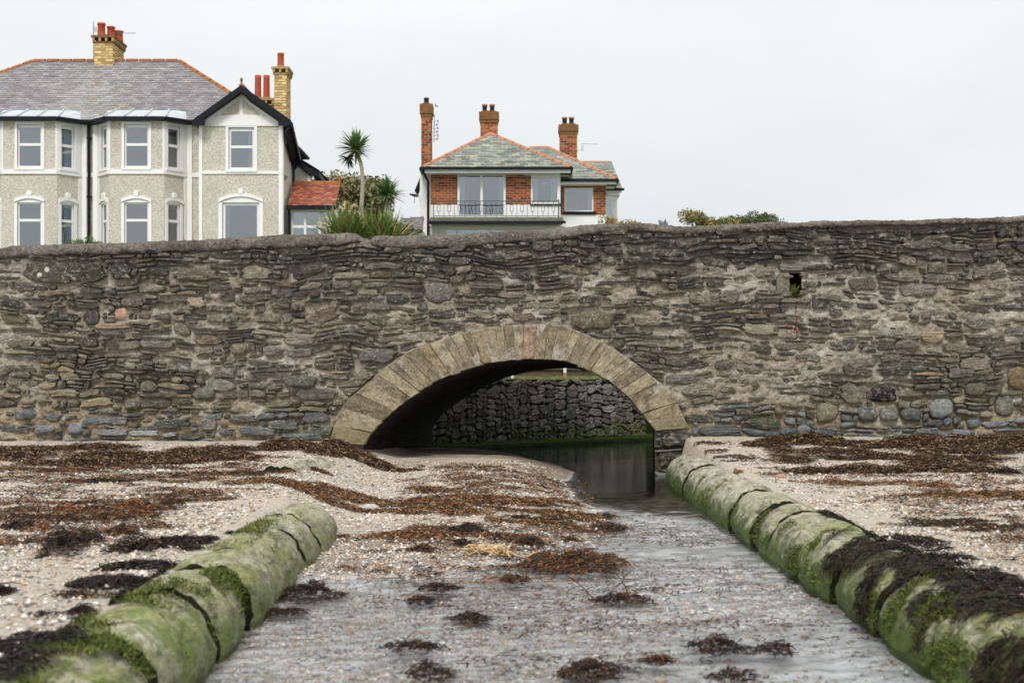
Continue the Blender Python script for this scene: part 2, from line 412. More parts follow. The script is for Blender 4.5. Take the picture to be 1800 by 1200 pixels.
def mk_flat(name, col, rough=0.6, spec=0.3, n=12, amt=0.12, metal=0.0, dirt=None):
    N = NT(name); a = N.noise(n, 5, 0.65)
    c = N.mix(1.0, col, N.ramp(a, [(0.3, 1 - amt), (0.7, 1 + amt)]), 'MULTIPLY')
    if dirt: c = N.mix(N.rng(N.noise(2.2, 6, 0.7, stretch=(1, 1, 0.35)), 0.52, 0.74, 0, 0.55), c, dirt)
    return N.done(c, rough, N.bump(a, 0.15, 0.01), spec, metal)
M['white'] = mk_flat('white_paint', (0.80, 0.80, 0.78), 0.5, 0.3, 3, 0.03, dirt=(0.66, 0.65, 0.60))
M['cream'] = mk_flat('cream_curtain', (0.62, 0.60, 0.52), 0.9, 0.1, 8, 0.06)
M['net'] = mk_flat('white_curtain', (0.74, 0.76, 0.76), 0.9, 0.1, 8, 0.06)
M['black'] = mk_flat('black_gloss_paint', (0.009, 0.010, 0.014), 0.5, 0.15, 8, 0.2)
M['lead'] = mk_flat('pale_lead_sheet', (0.46, 0.49, 0.51), 0.55, 0.4, 5, 0.18, dirt=(0.62, 0.64, 0.66))
M['terra'] = mk_flat('terracotta', (0.42, 0.20, 0.12), 0.85, 0.15, 6, 0.2, dirt=(0.45, 0.24, 0.12))
M['lichen_ridge'] = mk_flat('lichen_covered_terracotta', (0.30, 0.12, 0.05), 0.9, 0.1, 9, 0.3, dirt=(0.46, 0.27, 0.06))
M['redpot'] = mk_flat('red_clay', (0.40, 0.085, 0.04), 0.8, 0.2, 8, 0.15)
M['darkpot'] = mk_flat('sooty_black_clay', (0.028, 0.028, 0.034), 0.6, 0.3, 8, 0.2)
M['capstone'] = mk_flat('mossy_cap', (0.19, 0.10, 0.045), 0.95, 0.1, 7, 0.35, dirt=(0.22, 0.19, 0.04))
M['brick_mortar'] = mk_flat('pale_brick_mortar', (0.40, 0.33, 0.26), 0.95, 0.1, 14, 0.15)
M['yellow_mortar'] = mk_flat('buff_brick_mortar', (0.36, 0.26, 0.12), 0.95, 0.1, 14, 0.2)
M['room'] = mk_flat('room_plaster', (0.30, 0.31, 0.31), 0.95, 0.1, 3, 0.05)
M['metal'] = mk_flat('dull_steel', (0.16, 0.17, 0.18), 0.45, 0.5, 8, 0.1, 0.6)
M['rail'] = mk_flat('dark_green_iron', (0.045, 0.06, 0.06), 0.5, 0.4, 8, 0.1)
M['balcony'] = mk_flat('weathered_felt_edge', (0.105, 0.105, 0.085), 0.85, 0.2, 5, 0.25)
M['teal'] = mk_flat('grey_green_box', (0.16, 0.27, 0.26), 0.5, 0.3, 5, 0.05)
M['concrete'] = mk_flat('grey_concrete', (0.24, 0.225, 0.20), 0.9, 0.15, 5, 0.3, dirt=(0.13, 0.12, 0.09))
M['dull_stone'] = mk_flat('dull_garden_wall', (0.13, 0.105, 0.07), 0.95, 0.1, 7, 0.5, dirt=(0.07, 0.065, 0.045))
M['road'] = mk_flat('asphalt', (0.055, 0.055, 0.056), 0.9, 0.2, 40, 0.25)
M['land'] = mk_flat('turf', (0.075, 0.095, 0.03), 0.95, 0.1, 4, 0.35)
M['underslate'] = mk_flat('roof_boarding', (0.05, 0.05, 0.052), 0.9, 0.1, 5, 0.1)

def mk_dash():
    N = NT('pebbledash_render'); v = N.vor(34); a = N.noise(1.2, 4); b = N.noise(22, 6, 0.8)
    c = N.mix(N.rng(a, 0.3, 0.7), (0.62, 0.575, 0.49), (0.68, 0.64, 0.56))
    c = N.mix(1.0, c, N.ramp(N.vor(34, None, 'F1', 'Color'), [(0.1, 0.70), (0.6, 1.08), (1.0, 1.2)]), 'MULTIPLY')
    c = N.mix(1.0, c, N.ramp(b, [(0.3, 0.75), (0.7, 1.15)]), 'MULTIPLY')
    return N.done(c, 0.95, N.bump(v, 0.8, 0.03), 0.1)
M['dash'] = mk_dash()

def mk_glass():
    N = NT('window_glass')
    tr = N.n('ShaderNodeBsdfTransparent'); tr.inputs[0].default_value = (0.75, 0.79, 0.80, 1)
    gl = N.n('ShaderNodeBsdfGlossy'); gl.inputs['Color'].default_value = (0.9, 0.95, 1.0, 1); gl.inputs['Roughness'].default_value = 0.02
    N.set(gl.inputs['Normal'], N.bump(N.noise(0.8, 2), 0.06, 0.3))
    mx = N.n('ShaderNodeMixShader'); fr = N.n('ShaderNodeFresnel'); fr.inputs[0].default_value = 1.52
    N.set(mx.inputs[0], N.math('ADD', 0.19, fr.outputs[0], clamp=True))
    N.t.links.new(tr.outputs[0], mx.inputs[1]); N.t.links.new(gl.outputs[0], mx.inputs[2]); N.t.links.new(mx.outputs[0], N.out.inputs['Surface'])
    return N.m
M['glass'] = mk_glass()

def mk_water():
    N = NT('shallow_stream_water'); o = N.xyz(); x, y = o['X'], o['Y']
    mp = N.n('ShaderNodeMapping'); N.set(mp.inputs['Vector'], N.pos); mp.inputs['Rotation'].default_value = (0, 0, 0.5); mp.inputs['Scale'].default_value = (1, 2.1, 1)
    a = N.noise(5, 4, 0.6, vec=mp.outputs['Vector']); b = N.noise(19, 4, 0.65, vec=mp.outputs['Vector']); c = N.noise(55, 2, 0.6, vec=mp.outputs['Vector'])
    h = N.math('ADD', N.math('MULTIPLY', a, 1.0), N.math('ADD', N.math('MULTIPLY', b, 0.5), N.math('MULTIPLY', c, 0.16)))
    calm = N.rng(y, 17.0, 14.0, 0.10, 1.0)
    h = N.math('MULTIPLY', h, calm)
    nrm = N.bump(h, 0.6, 0.012)
    tr = N.n('ShaderNodeBsdfTransparent'); tr.inputs[0].default_value = (0.985, 0.985, 0.98, 1)
    gl = N.n('ShaderNodeBsdfGlossy'); gl.inputs['Roughness'].default_value = 0.09; N.set(gl.inputs['Normal'], nrm)
    gl.inputs['Color'].default_value = (1, 1, 1, 1)
    fr = N.n('ShaderNodeFresnel'); fr.inputs[0].default_value = 1.36; N.set(fr.inputs['Normal'], nrm)
    mx = N.n('ShaderNodeMixShader'); N.set(mx.inputs[0], fr.outputs[0])
    N.t.links.new(tr.outputs[0], mx.inputs[1]); N.t.links.new(gl.outputs[0], mx.inputs[2]); N.t.links.new(mx.outputs[0], N.out.inputs['Surface'])
    return N.m
M['water'] = mk_water()

# ------------------------------------------------------------------ beach, water, road, land
def interp(x, xs, ys): return np.interp(x, xs, ys)
PXL, PXR, PZ, PR = -1.736, 2.245, 0.05, 0.292      # the two pipes: axis x, axis z, radius
def beach_h(x, y, detail=True):
    x = np.asarray(x, float); y = np.asarray(y, float)
    zl = interp(y, [0, 5, 9, 12, 16, 19.4, 26], [0.10, 0.24, 0.31, 0.34, 0.40, 0.475, 0.5])
    zr = interp(y, [0, 5, 9, 12, 16, 19.4, 26], [0.06, 0.17, 0.25, 0.29, 0.37, 0.53, 0.55])
    wob = (fbm(x * 0.9, y * 0.9, 0, 3, 3) - 0.5)
    zc = interp(y, [0, 7, 9.3, 12, 16, 19.4, 23, 26], [-0.10, -0.05, -0.010, 0.08, 0.16, 0.22, 0.18, 0.05]) + wob * 0.05
    xs = interp(y, [9.0, 9.8, 10.8, 12.7, 16, 20, 22, 25, 27], [-1.6, 0.3, 0.95, 1.22, 1.32, 1.40, 1.25, 0.4, -0.4]) + wob * 0.35
    bed = interp(y, [0, 8, 11, 14.5, 16.5, 30], [-0.09, -0.055, -0.06, -0.09, -0.26, -0.35])
    t = sstep(-1.6, 0.60, x - xs)
    zc = np.where(y > 9.0, lerp(zc, bed, t), np.minimum(zc, bed + 0.02))
    wl = interp(y, [0, 11.6, 13.5, 26], [0.10, 0.10, 0.55, 0.55])
    xl = interp(y, [0, 12, 16, 19.4, 26], [PXL, PXL, -1.8, -2.05, -2.05])
    a = sstep(-1, 1, (x - xl) / wl)
    z = lerp(zl, zc, a)
    zr = np.where(y > 19.7, bed, zr)
    b = sstep(-1, 1, (x - PXR - 0.05) / 0.09)
    z = lerp(z, zr, b)
    if detail:
        k = np.where(z > 0, 1.0, 0.4)
        z = z + k * ((fbm(x * 2.2, y * 2.2, 0, 5, 3) - 0.5) * 0.045 + (fbm(x * 9, y * 9, 0, 8, 3) - 0.5) * 0.02)
    return z
def axis(a, b, step, lo, hi, grow=1.35):
    v = list(np.arange(a, b, step)); s = step
    while v[-1] < hi: s *= grow; v.append(min(v[-1] + s, hi))
    s = step; u = [a]
    while u[0] > lo: s *= grow; u.insert(0, max(u[0] - s, lo))
    return np.array(u[:-1] + v)
def grid_faces(nx, ny):
    i = np.arange(nx - 1)[None, :] + np.arange(ny - 1)[:, None] * nx
    i = i.ravel()
    return np.stack([i, i + 1, i + 1 + nx, i + nx], 1)
gx = axis(-7.4, 7.4, 0.04, -60, 60); gy = axis(4.5, 20.2, 0.04, -150, 31)
X, Y = np.meshgrid(gx, gy)
Z = beach_h(X, Y); Z = np.where(Y < 3, Z - (3 - Y) * 0.03, Z)
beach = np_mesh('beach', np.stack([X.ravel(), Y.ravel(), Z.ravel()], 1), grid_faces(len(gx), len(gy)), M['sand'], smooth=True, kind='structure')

def ground_at(px, py, lo=4.0):
    d = np.arange(lo, 24, 0.02)
    x = (px - 900) * d / F; zr = CAMZ - (py - 655) * d / F
    h = np.maximum(beach_h(x, d, False), 0.0)
    k = np.argmax(zr <= h)
    if not (zr <= h).any(): k = len(d) - 1
    return float(x[k]), float(d[k])

wgx = axis(-1.95, 2.25, 0.028, -400, 400, 1.6); wgy = axis(4.6, 19.0, 0.028, -900, 33, 1.6)
X, Y = np.meshgrid(wgx, wgy)
U_, V_ = X * 0.86 + Y * 0.5, -X * 0.5 + Y * 0.86            # crests lie across the flow at a slant
cur = np.exp(-((X - 1.35) / 0.55) ** 2) * sstep(16.0, 14.0, Y) * sstep(7.0, 9.0, Y)
amp = (0.031 + 0.028 * cur) * sstep(17.2, 14.6, Y) * (0.45 + 1.1 * vnoise(U_ * 0.9, V_ * 2.0, 0, 205)) + 0.0012
inner = (np.abs(X) < 2.6) & (Y > 4.4) & (Y < 19.2)
Zw = amp * ((fbm(U_ / 0.34, V_ / 0.15, 0, 201, 3) - 0.5) + 0.5 * (vnoise(U_ / 0.13, V_ / 0.07, 0, 209) - 0.5)) * inner
np_mesh('stream', np.stack([X.ravel(), Y.ravel(), Zw.ravel()], 1), grid_faces(len(wgx), len(wgy)), M['water'], smooth=True, kind='structure')

# ------------------------------------------------------------------ stone machinery
def layout(W, H, cell, seeds, sampler, blocked, rnd):
    """greedy packing of stones over a W x H face: list of (x0, y0, x1, y1, tag)"""
    nx, ny = int(W / cell), int(H / cell)
    occ = np.zeros((ny, nx), bool)
    for (x0, y0, x1, y1) in blocked: occ[max(int(y0 / cell), 0):int(y1 / cell), max(int(x0 / cell), 0):int(x1 / cell)] = True
    out = []
    for s in seeds:
        x0, y0, x1, y1 = [int(round(v / cell)) for v in s[:4]]
        x0, y0 = max(x0, 0), max(y0, 0)
        if occ[y0:y1, x0:x1].mean() > 0.35 if occ[y0:y1, x0:x1].size else True: continue
        occ[y0:y1, x0:x1] = True; out.append((*s[:4], s[4]))
    big = sampler(None, None, rnd, True)
    for k in range(big):
        cx, cy = rnd.uniform(0, W), rnd.uniform(0, H)
        w, h = sampler(cx, cy, rnd, 'big')
        x0, y0, x1, y1 = int(cx / cell), int(cy / cell), int((cx + w) / cell), int((cy + h) / cell)
        if x1 >= nx or y1 >= ny or occ[y0:y1, x0:x1].any(): continue
        occ[y0:y1, x0:x1] = True; out.append((x0 * cell, y0 * cell, x1 * cell, y1 * cell, None))
    for j in range(ny):
        i = 0
        while i < nx:
            if occ[j, i]: i += 1; continue
            w, h = sampler(i * cell, j * cell, rnd, False)
            w, h = max(int(w / cell), 2), max(int(h / cell), 1)
            e = i
            while e < nx and e - i < w and not occ[j, e]: e += 1
            if e < nx and not occ[j, e]:
                r = e
                while r < nx and r - e < 4 and not occ[j, r]: r += 1
                if r - e < 4: e = r
            b = j + 1
            while b < ny and b - j < h and not occ[b, i:e].any(): b += 1
            occ[j:b, i:e] = True
            out.append((i * cell, j * cell, e * cell, b * cell, None)); i = e
    return out

def courses(W, H, cell, seeds, blocked, rnd, y_off):
    """wandering courses of flat rubble: joints never line up from course to course"""
    nx, ny = int(W / cell) + 1, int(H / cell) + 1
    occ = np.zeros((ny, nx), bool); out = []
    def ix(x0, y0, x1, y1): return max(int(round(x0 / cell)), 0), max(int(round(y0 / cell)), 0), int(round(x1 / cell)), int(round(y1 / cell))
    for q in blocked:
        x0, y0, x1, y1 = ix(*q); occ[y0:y1, x0:x1] = True
    for s in seeds:
        x0, y0, x1, y1 = ix(*s[:4])
        if not occ[y0:y1, x0:x1].size or occ[y0:y1, x0:x1].mean() > 0.35: continue
        occ[y0:y1, x0:x1] = True; out.append((*s[:4], s[4]))
    for k in range(420):                                   # bigger through stones first
        w, h = rnd.uniform(30, 62), rnd.uniform(14, 23); x, y = rnd.uniform(0, W - w), rnd.uniform(0, H - h)
        x0, y0, x1, y1 = ix(x, y, x + w, y + h)
        if occ[y0:y1, x0:x1].any(): continue
        occ[y0:y1, x0:x1] = True; out.append((x, y, x + w, y + h, None))
    def place(x0, y0, x1, y1):
        a, b, c, d = ix(x0, y0, x1, y1); c = min(c, nx); d = min(d, ny)
        if c - a < 2 or d - b < 1: return
        col = occ[b:d, a:c].mean(0) > 0.45; run = None; best = (0, 0)
        for i, v in enumerate(list(col) + [True]):
            if not v and run is None: run = i
            if v and run is not None:
                if i - run > best[1] - best[0]: best = (run, i)
                run = None
        if best[1] - best[0] < 3: return
        a, c = a + best[0], a + best[1]
        rows = occ[b:d, a:c].mean(1) > 0.3; free = np.where(~rows)[0]
        if len(free) < 2: return
        b, d = b + free[0], b + free[-1] + 1
        occ[b:d, a:c] = True
        out.append((a * cell, max(b * cell, y0), c * cell, min(d * cell, y1), None))
    y = 0.0
    while y < H:
        low = y + y_off > 690
        h = rnd.choice((rnd.uniform(6, 9), rnd.uniform(7, 12), rnd.uniform(10, 16))) * (1.15 if low else 1.0)
        x = -rnd.uniform(0, 40)
        while x < W:
            w = rnd.choice((rnd.uniform(12, 24), rnd.uniform(22, 46), rnd.uniform(34, 70)))
            dy0, dy1 = rnd.uniform(-1.6, 1.6), rnd.uniform(-1.6, 1.6)
            if h > 9 and rnd.random() < 0.45:
                m = h * rnd.uniform(0.35, 0.65); k = x + w * rnd.uniform(0.3, 0.7)
                if rnd.random() < 0.5: place(x, y + dy0, x + w, y + m)
                else: place(x, y + dy0, k, y + m); place(k, y, x + w, y + m)
                place(x, y + m, x + w, y + h + dy1)
            else: place(x, y + dy0, x + w, y + h + dy1)
            x += w
        y += h
    return out

def outline(x0, y0, x1, y1, rnd, gap, rounded=0.0):
    """an irregular stone outline inside a cell (photo-like pixel units, y down)"""
    w, h = x1 - x0, y1 - y0; cx, cy = (x0 + x1) / 2, (y0 + y1) / 2
    hw, hh = max(w / 2 - gap, 1.0), max(h / 2 - gap, 0.9)
    n = 10 if w * h < 350 else (13 if w * h < 900 else 16)
    p = rnd.uniform(3.0, 8.0) if rounded < 0.5 else rnd.uniform(2.3, 3.6)
    skew = rnd.uniform(-0.35, 0.35) * hh / max(hw, 1) * 1.2
    pt = rnd.random()
    pts = []
    for k in range(n):
        t = 2 * PI * (k + rnd.uniform(-0.28, 0.28)) / n
        c, s = math.cos(t), math.sin(t)
        r = (abs(c) ** p + abs(s) ** p) ** (-1 / p)
        r *= rnd.uniform(0.78, 1.10) if rounded < 0.5 else rnd.uniform(0.88, 1.07)
        u, v = c * r, s * r
        if rounded < 0.5 and pt < 0.4: v *= 1 - 0.45 * abs(u) ** 2 * (1 if (u > 0) == (pt < 0.2) else 0.25)   # wedge shaped end
        pts.append((cx + u * hw, cy + v * hh + u * hw * skew * 0.5))
    return pts

def stone_geo(P, p, bevel, depth, rnd, dome=0.0, rough=0.008):
    """P outline in metres (u, z) anticlockwise or not; returns verts (u, y, z), faces; y < 0 stands proud"""
    P = np.array(P); n = len(P); c = P.mean(0)
    ext = np.ptp(P, axis=0); 
    def inset(m):
        d = P - c; L_ = np.linalg.norm(d, axis=1, keepdims=True) + 1e-6
        return c + d * np.maximum(1 - m / L_, 0.35)
    tx, tz = rnd.uniform(-0.10, 0.10), rnd.uniform(-0.16, 0.10)
    def pl(Q, base, j):
        d = Q - c
        return base + d[:, 0] * tx + d[:, 1] * tz + np.array([rnd.uniform(-j, j) for _ in range(len(Q))])
    R0 = np.column_stack([P[:, 0], np.full(n, depth), P[:, 1]])
    R1 = np.column_stack([P[:, 0], pl(P, -(p - bevel), rough * 0.5), P[:, 1]])
    Q = inset(bevel * 1.1); R2 = np.column_stack([Q[:, 0], pl(Q, -p, rough * 0.6), Q[:, 1]])
    Q3 = c + (P - c) * 0.52; R3 = np.column_stack([Q3[:, 0], pl(Q3, -p - dome * 0.7, rough), Q3[:, 1]])
    V = np.vstack([R0, R1, R2, R3, [[c[0], -p - dome, c[1]]]])
    Fc = []
    a = np.sum(P[:, 0] * np.roll(P[:, 1], -1) - np.roll(P[:, 0], -1) * P[:, 1])
    for r in range(3):
        for k in range(n):
            k2 = (k + 1) % n
            f = [r * n + k, r * n + k2, (r + 1) * n + k2, (r + 1) * n + k]
            Fc.append(f if a > 0 else f[::-1])
    for k in range(n):
        f = [3 * n + k, 3 * n + (k + 1) % n, 4 * n]
        Fc.append(f if a > 0 else f[::-1])
    return V, Fc

class Joined:
    def __init__(s): s.V = []; s.F = []; s.T = []; s.n = 0
    def add(s, V, Fc, t):
        s.V.append(V); s.T.append(np.tile(np.array(t, float), (len(V), 1)))
        s.F += [[i + s.n for i in f] for f in Fc]; s.n += len(V)
    def build(s, name, mat, parent, smooth=False, kind=None):
        return np_mesh(name, np.vstack(s.V), s.F, mat, parent, np.vstack(s.T), smooth, kind)

# ------------------------------------------------------------------ the sea wall and its arch
def catmull(pts, m=14):
    pts = [np.array(p, float) for p in pts]; P = [2 * pts[0] - pts[1]] + pts + [2 * pts[-1] - pts[-2]]
    out = []
    for i in range(1, len(P) - 2):
        for k in range(m):
            t = k / m
            out.append(0.5 * ((2 * P[i]) + (-P[i - 1] + P[i + 1]) * t + (2 * P[i - 1] - 5 * P[i] + 4 * P[i + 1] - P[i + 2]) * t * t + (-P[i - 1] + 3 * P[i] - 3 * P[i + 1] + P[i + 2]) * t ** 3))
    out.append(P[-2]); return np.array(out)
INTR = catmull([(640, 780), (664, 748), (705, 712), (768, 670), (850, 641), (935, 631), (1000, 637), (1060, 664), (1110, 704), (1151, 757)])
EXTR = catmull([(577, 779), (602, 716), (640, 678), (690, 636), (756, 603), (850, 577), (935, 570), (990, 573), (1062, 603), (1125, 645), (1180, 694), (1211, 752)])
def resample(C, ts):
    s = np.concatenate([[0], np.cumsum(np.linalg.norm(np.diff(C, axis=0), axis=1))]); s /= s[-1]
    return np.column_stack([np.interp(ts, s, C[:, 0]), np.interp(ts, s, C[:, 1])])
ex_s = EXTR[np.argsort(EXTR[:, 0])]
def ext_y(px): return np.interp(px, ex_s[:, 0], ex_s[:, 1], left=2000, right=2000)
TOPX = [-700, -200, 0, 100, 250, 400, 500, 600, 622, 640, 660, 700, 800, 900, 960, 1000, 1060, 1130, 1200, 1300, 1400, 1500, 1600, 1800, 2000, 2500]
TOPY = [448, 438, 434, 429, 424, 418, 413, 409, 409, 413, 413, 414, 411, 405, 402, 398, 392, 391, 397, 394, 390, 387, 386, 380, 376, 368]
def top_y(px): return np.interp(px, TOPX, TOPY)
def cop_th(px): return np.interp(px, [0, 450, 520, 600, 640, 660, 700, 1000, 1080, 1200, 1400, 1800], [20, 21, 23, 22, 14, 20, 22, 21, 14, 15, 11, 10])

wall = thing('sea_wall', (0, WY + 0.25, 0), 'long rubble stone sea wall pierced by a low arch, lumpy concrete along its top', 'wall')
SLOT = (1389, 479, 1409, 521)

SEEDS = [  # cx, cy, w, h, (kind, tint)
 (1399,470,64,13,'g',(.17,.155,.13)),(1376,500,24,40,'g',(.16,.14,.115)),(1424,500,26,14,'g',(.12,.11,.095)),(1399,528,54,9,'g',(.16,.145,.12)),
 (85,480,100,38,'g',(.085,.083,.07)),(150,479,72,36,'g',(.06,.057,.05)),(212,477,40,30,'g',None),(347,483,84,21,'g',(.12,.10,.08)),(113,557,56,19,'g',(.045,.046,.05)),(160,557,28,26,'g',(.05,.05,.052)),
 (212,552,26,26,'r',(.34,.22,.17)),(197,573,64,12,'g',(.30,.235,.185)),(157,600,32,18,'g',(.06,.055,.05)),(32,603,62,18,'g',(.11,.10,.085)),(227,607,38,18,'g',(.15,.13,.11)),(275,605,66,14,'g',(.17,.165,.15)),
 (33,648,60,17,'g',(.11,.10,.085)),(360,692,42,26,'r',(.10,.098,.09)),(393,655,46,20,'g',(.11,.105,.1)),(388,677,52,24,'g',(.15,.14,.125)),(233,712,30,18,'r',(.11,.105,.09)),(185,738,82,16,'b',(.11,.125,.135)),
 (133,753,32,21,'r',(.17,.19,.21)),(78,755,38,20,'r',(.15,.165,.18)),(26,753,58,19,'b',(.075,.085,.10)),(197,760,58,14,'b',(.23,.26,.29)),(252,761,58,13,'b',(.24,.265,.285)),(303,744,62,18,'g',(.10,.105,.095)),
 (452,757,66,17,'b',(.10,.115,.12)),(93,735,28,15,'r',(.12,.125,.12)),(430,737,54,15,'g',(.12,.115,.10)),(367,745,34,22,'g',(.17,.155,.13)),(300,764,26,10,'b',(.25,.27,.29)),(396,760,26,12,'b',(.13,.145,.16)),
 (772,515,50,38,'r',(.10,.10,.095)),(698,524,46,22,'g',(.07,.07,.07)),(660,624,72,26,'g',(.14,.13,.12)),(528,670,62,24,'r',(.115,.11,.10)),(557,693,76,22,'g',(.10,.098,.092)),(480,618,34,20,'g',(.12,.115,.105)),(420,613,30,24,'r',(.26,.23,.18)),
 (526,620,50,16,'g',(.13,.125,.12)),(533,767,78,14,'b',(.10,.115,.125)),(497,746,52,17,'b',(.095,.105,.105)),(556,733,48,21,'b',(.12,.135,.14)),(560,757,46,16,'b',(.07,.075,.07)),(493,534,40,22,'g',(.07,.068,.062)),(500,500,36,14,'g',(.13,.10,.07)),
 (1041,563,80,34,'r',(.14,.12,.085)),(1077,440,36,17,'g',(.055,.053,.05)),(1125,439,50,17,'g',(.09,.088,.075)),(1119,457,50,16,'g',(.05,.05,.045)),(1072,458,26,16,'g',(.10,.10,.08)),(1035,458,34,13,'g',(.065,.062,.055)),(1004,495,42,21,'g',(.09,.075,.06)),(1033,527,36,20,'g',(.07,.065,.058)),
 (1137,563,56,22,'g',(.15,.135,.11)),(1223,524,34,24,'g',(.12,.11,.09)),(1282,521,38,28,'g',(.14,.125,.105)),(1281,407,56,18,'g',(.06,.057,.05)),(1079,405,46,19,'g',(.10,.095,.07)),(1198,667,58,20,'g',(.11,.105,.10)),(1226,687,56,18,'g',(.16,.15,.125)),
 (1612,510,68,25,'g',(.16,.145,.125)),(1529,569,68,20,'g',(.14,.125,.105)),(1508,653,54,21,'g',(.12,.105,.085)),(1499,691,46,33,'g',(.115,.115,.085)),(1554,694,46,28,'r',(.018,.019,.022)),(1454,724,42,36,'r',(.15,.14,.10)),(1525,726,36,27,'r',(.09,.105,.105)),(1563,729,36,24,'r',(.125,.135,.12)),(1602,729,36,24,'r',(.13,.14,.135)),
 (1654,717,42,36,'r',(.17,.19,.19)),(1767,712,32,40,'r',(.14,.14,.125)),(1717,683,38,28,'r',(.135,.125,.10)),(1640,592,44,24,'g',(.26,.19,.125)),(1788,664,34,42,'r',(.18,.135,.08)),(1724,569,60,21,'g',(.17,.155,.135)),(1712,744,26,20,'r',(.115,.13,.15)),(1386,758,32,16,'r',(.075,.085,.10)),(1413,755,24,18,'r',(.16,.18,.19)),
 (1343,742,64,16,'g',(.06,.065,.05)),(1680,720,30,24,'b',(.13,.145,.15)),(1630,757,44,12,'b',(.14,.16,.175)),(1690,760,36,12,'b',(.18,.20,.22)),(1750,745,50,14,'b',(.15,.16,.17)),(1420,628,46,18,'g',(.10,.095,.085)),(1425,645,52,15,'g',(.09,.09,.08)),(1595,605,44,20,'g',(.16,.14,.12)),(1458,523,44,16,'g',(.14,.13,.11)),
 (1620,430,66,18,'g',(.13,.12,.105)),(1440,470,48,12,'g',(.07,.065,.055)),(1680,435,60,14,'g',(.12,.115,.10)),(1650,490,58,20,'g',(.15,.14,.12)),(1745,500,56,20,'g',(.16,.145,.125)),(1570,540,52,18,'g',(.14,.13,.11)),(1690,655,52,18,'g',(.12,.11,.095)),(1395,560,34,16,'g',(.13,.12,.10)),
 (1190,745,64,24,'g',(.05,.05,.042)),(1265,755,70,18,'b',(.10,.11,.11)),(1230,735,56,16,'g',(.05,.052,.045)),(1190,772,60,26,'g',(.035,.036,.03)),(1180,805,50,34,'g',(.03,.032,.026)),(640,660,40,18,'g',(.20,.18,.15)),(780,443,46,12,'g',(.09,.085,.08)),(690,440,36,14,'g',(.07,.065,.06)),(708,452,44,12,'g',(.06,.058,.055)),(804,432,34,20,'g',(.085,.08,.07)),
]
OX, OY = -520, 396           # left and top of the packed area in photo pixels
WPX, HPX = 2840, 470
def smear(px, py):
    s = fbm(np.asarray(px) / 130.0, np.asarray(py) / 70.0, 0, 21, 3)
    px, py = np.asarray(px, float), np.asarray(py, float)
    g = np.exp(-((px - 720) / 290) ** 2 - ((py - 545) / 80) ** 2) * 0.30 + np.exp(-((px - 1075) / 70) ** 2 - ((py - 485) / 45) ** 2) * 0.4
    g += np.exp(-((px - 300) / 130) ** 2 - ((py - 640) / 60) ** 2) * 0.22 + np.exp(-((px - 1250) / 140) ** 2 - ((py - 640) / 50) ** 2) * 0.22 + np.exp(-((px - 1545) / 60) ** 2 - ((py - 520) / 40) ** 2) * 0.2
    g += np.exp(-((px - 250) / 120) ** 2 - ((py - 735) / 22) ** 2) * 0.3
    d = sstep(470, 410, py) * 0.30
    return np.clip((s - 0.35) * 2.2 + g - d, 0, 1)
def sampler(x, y, r, mode):
    if mode is True: return 520
    if mode == 'big':
        py = y + OY
        return (r.uniform(34, 66), r.uniform(13, 22)) if py < 690 else (r.uniform(30, 58), r.uniform(14, 24))
    if y + OY > 700: return r.choice((r.uniform(18, 44), r.uniform(12, 24))), r.choice((r.uniform(6, 9), r.uniform(9, 16)))
    return r.choice((r.uniform(12, 24), r.uniform(18, 44), r.uniform(24, 64))), r.choice((r.uniform(5, 7.5), r.uniform(5, 8), r.uniform(6, 10), r.uniform(8, 13), r.uniform(10, 17)))
seeds = [(a - w / 2 - OX, b - h / 2 - OY, a + w / 2 - OX, b + h / 2 - OY, (k, t)) for a, b, w, h, k, t in SEEDS]
blocked = [(SLOT[0] - OX, SLOT[1] - OY, SLOT[2] - OX, SLOT[3] - OY), (610 - OX, 396 - OY, 660 - OX, 440 - OY)]
rs = random.Random(42)
cells = courses(WPX, HPX, 2.0, seeds, blocked, rs, OY)
for q in ((1374, 482, 1395.5, 491), (1403.5, 506, 1422, 521), (1404.5, 477, 1420.5, 487), (1375, 512, 1394, 523)): cells.append((q[0] - OX, q[1] - OY, q[2] - OX, q[3] - OY, ('g', (.14, .125, .105))))
PAL_TOP = [(.045,.044,.042)] * 4 + [(.07,.066,.06)] * 4 + [(.095,.085,.075)] * 2 + [(.11,.085,.065), (.15,.13,.11)]
PAL_MID = [(.055,.053,.05)] * 3 + [(.09,.083,.075)] * 4 + [(.13,.115,.098)] * 4 + [(.18,.16,.135)] * 2 + [(.12,.095,.075), (.25,.22,.18)]
PAL_LOW = [(.06,.058,.05)] * 2 + [(.10,.095,.078)] * 4 + [(.14,.125,.10)] * 4 + [(.19,.165,.12)] * 2 + [(.24,.20,.14)]
PAL_BAS = [(.085,.095,.10)] * 4 + [(.12,.135,.145)] * 3 + [(.17,.19,.205)] * 2 + [(.09,.09,.08)] * 2 + [(.16,.14,.11)]
WARP = 7.0
def warp(px, py):
    a = (fbm(px / 95.0, py / 95.0, 0, 31, 2) - 0.5) * 2; b = (fbm(px / 75.0, py / 75.0, 0, 37, 2) - 0.5) * 2
    c = (vnoise(px / 26.0, py / 26.0, 0, 41) - 0.5) * 2
    d = (fbm(px / 210.0, py / 120.0, 0, 43, 2) - 0.5) * 2
    return px + a * 9, py + b * 7 + d * 13 + c * 2.6
stones = []
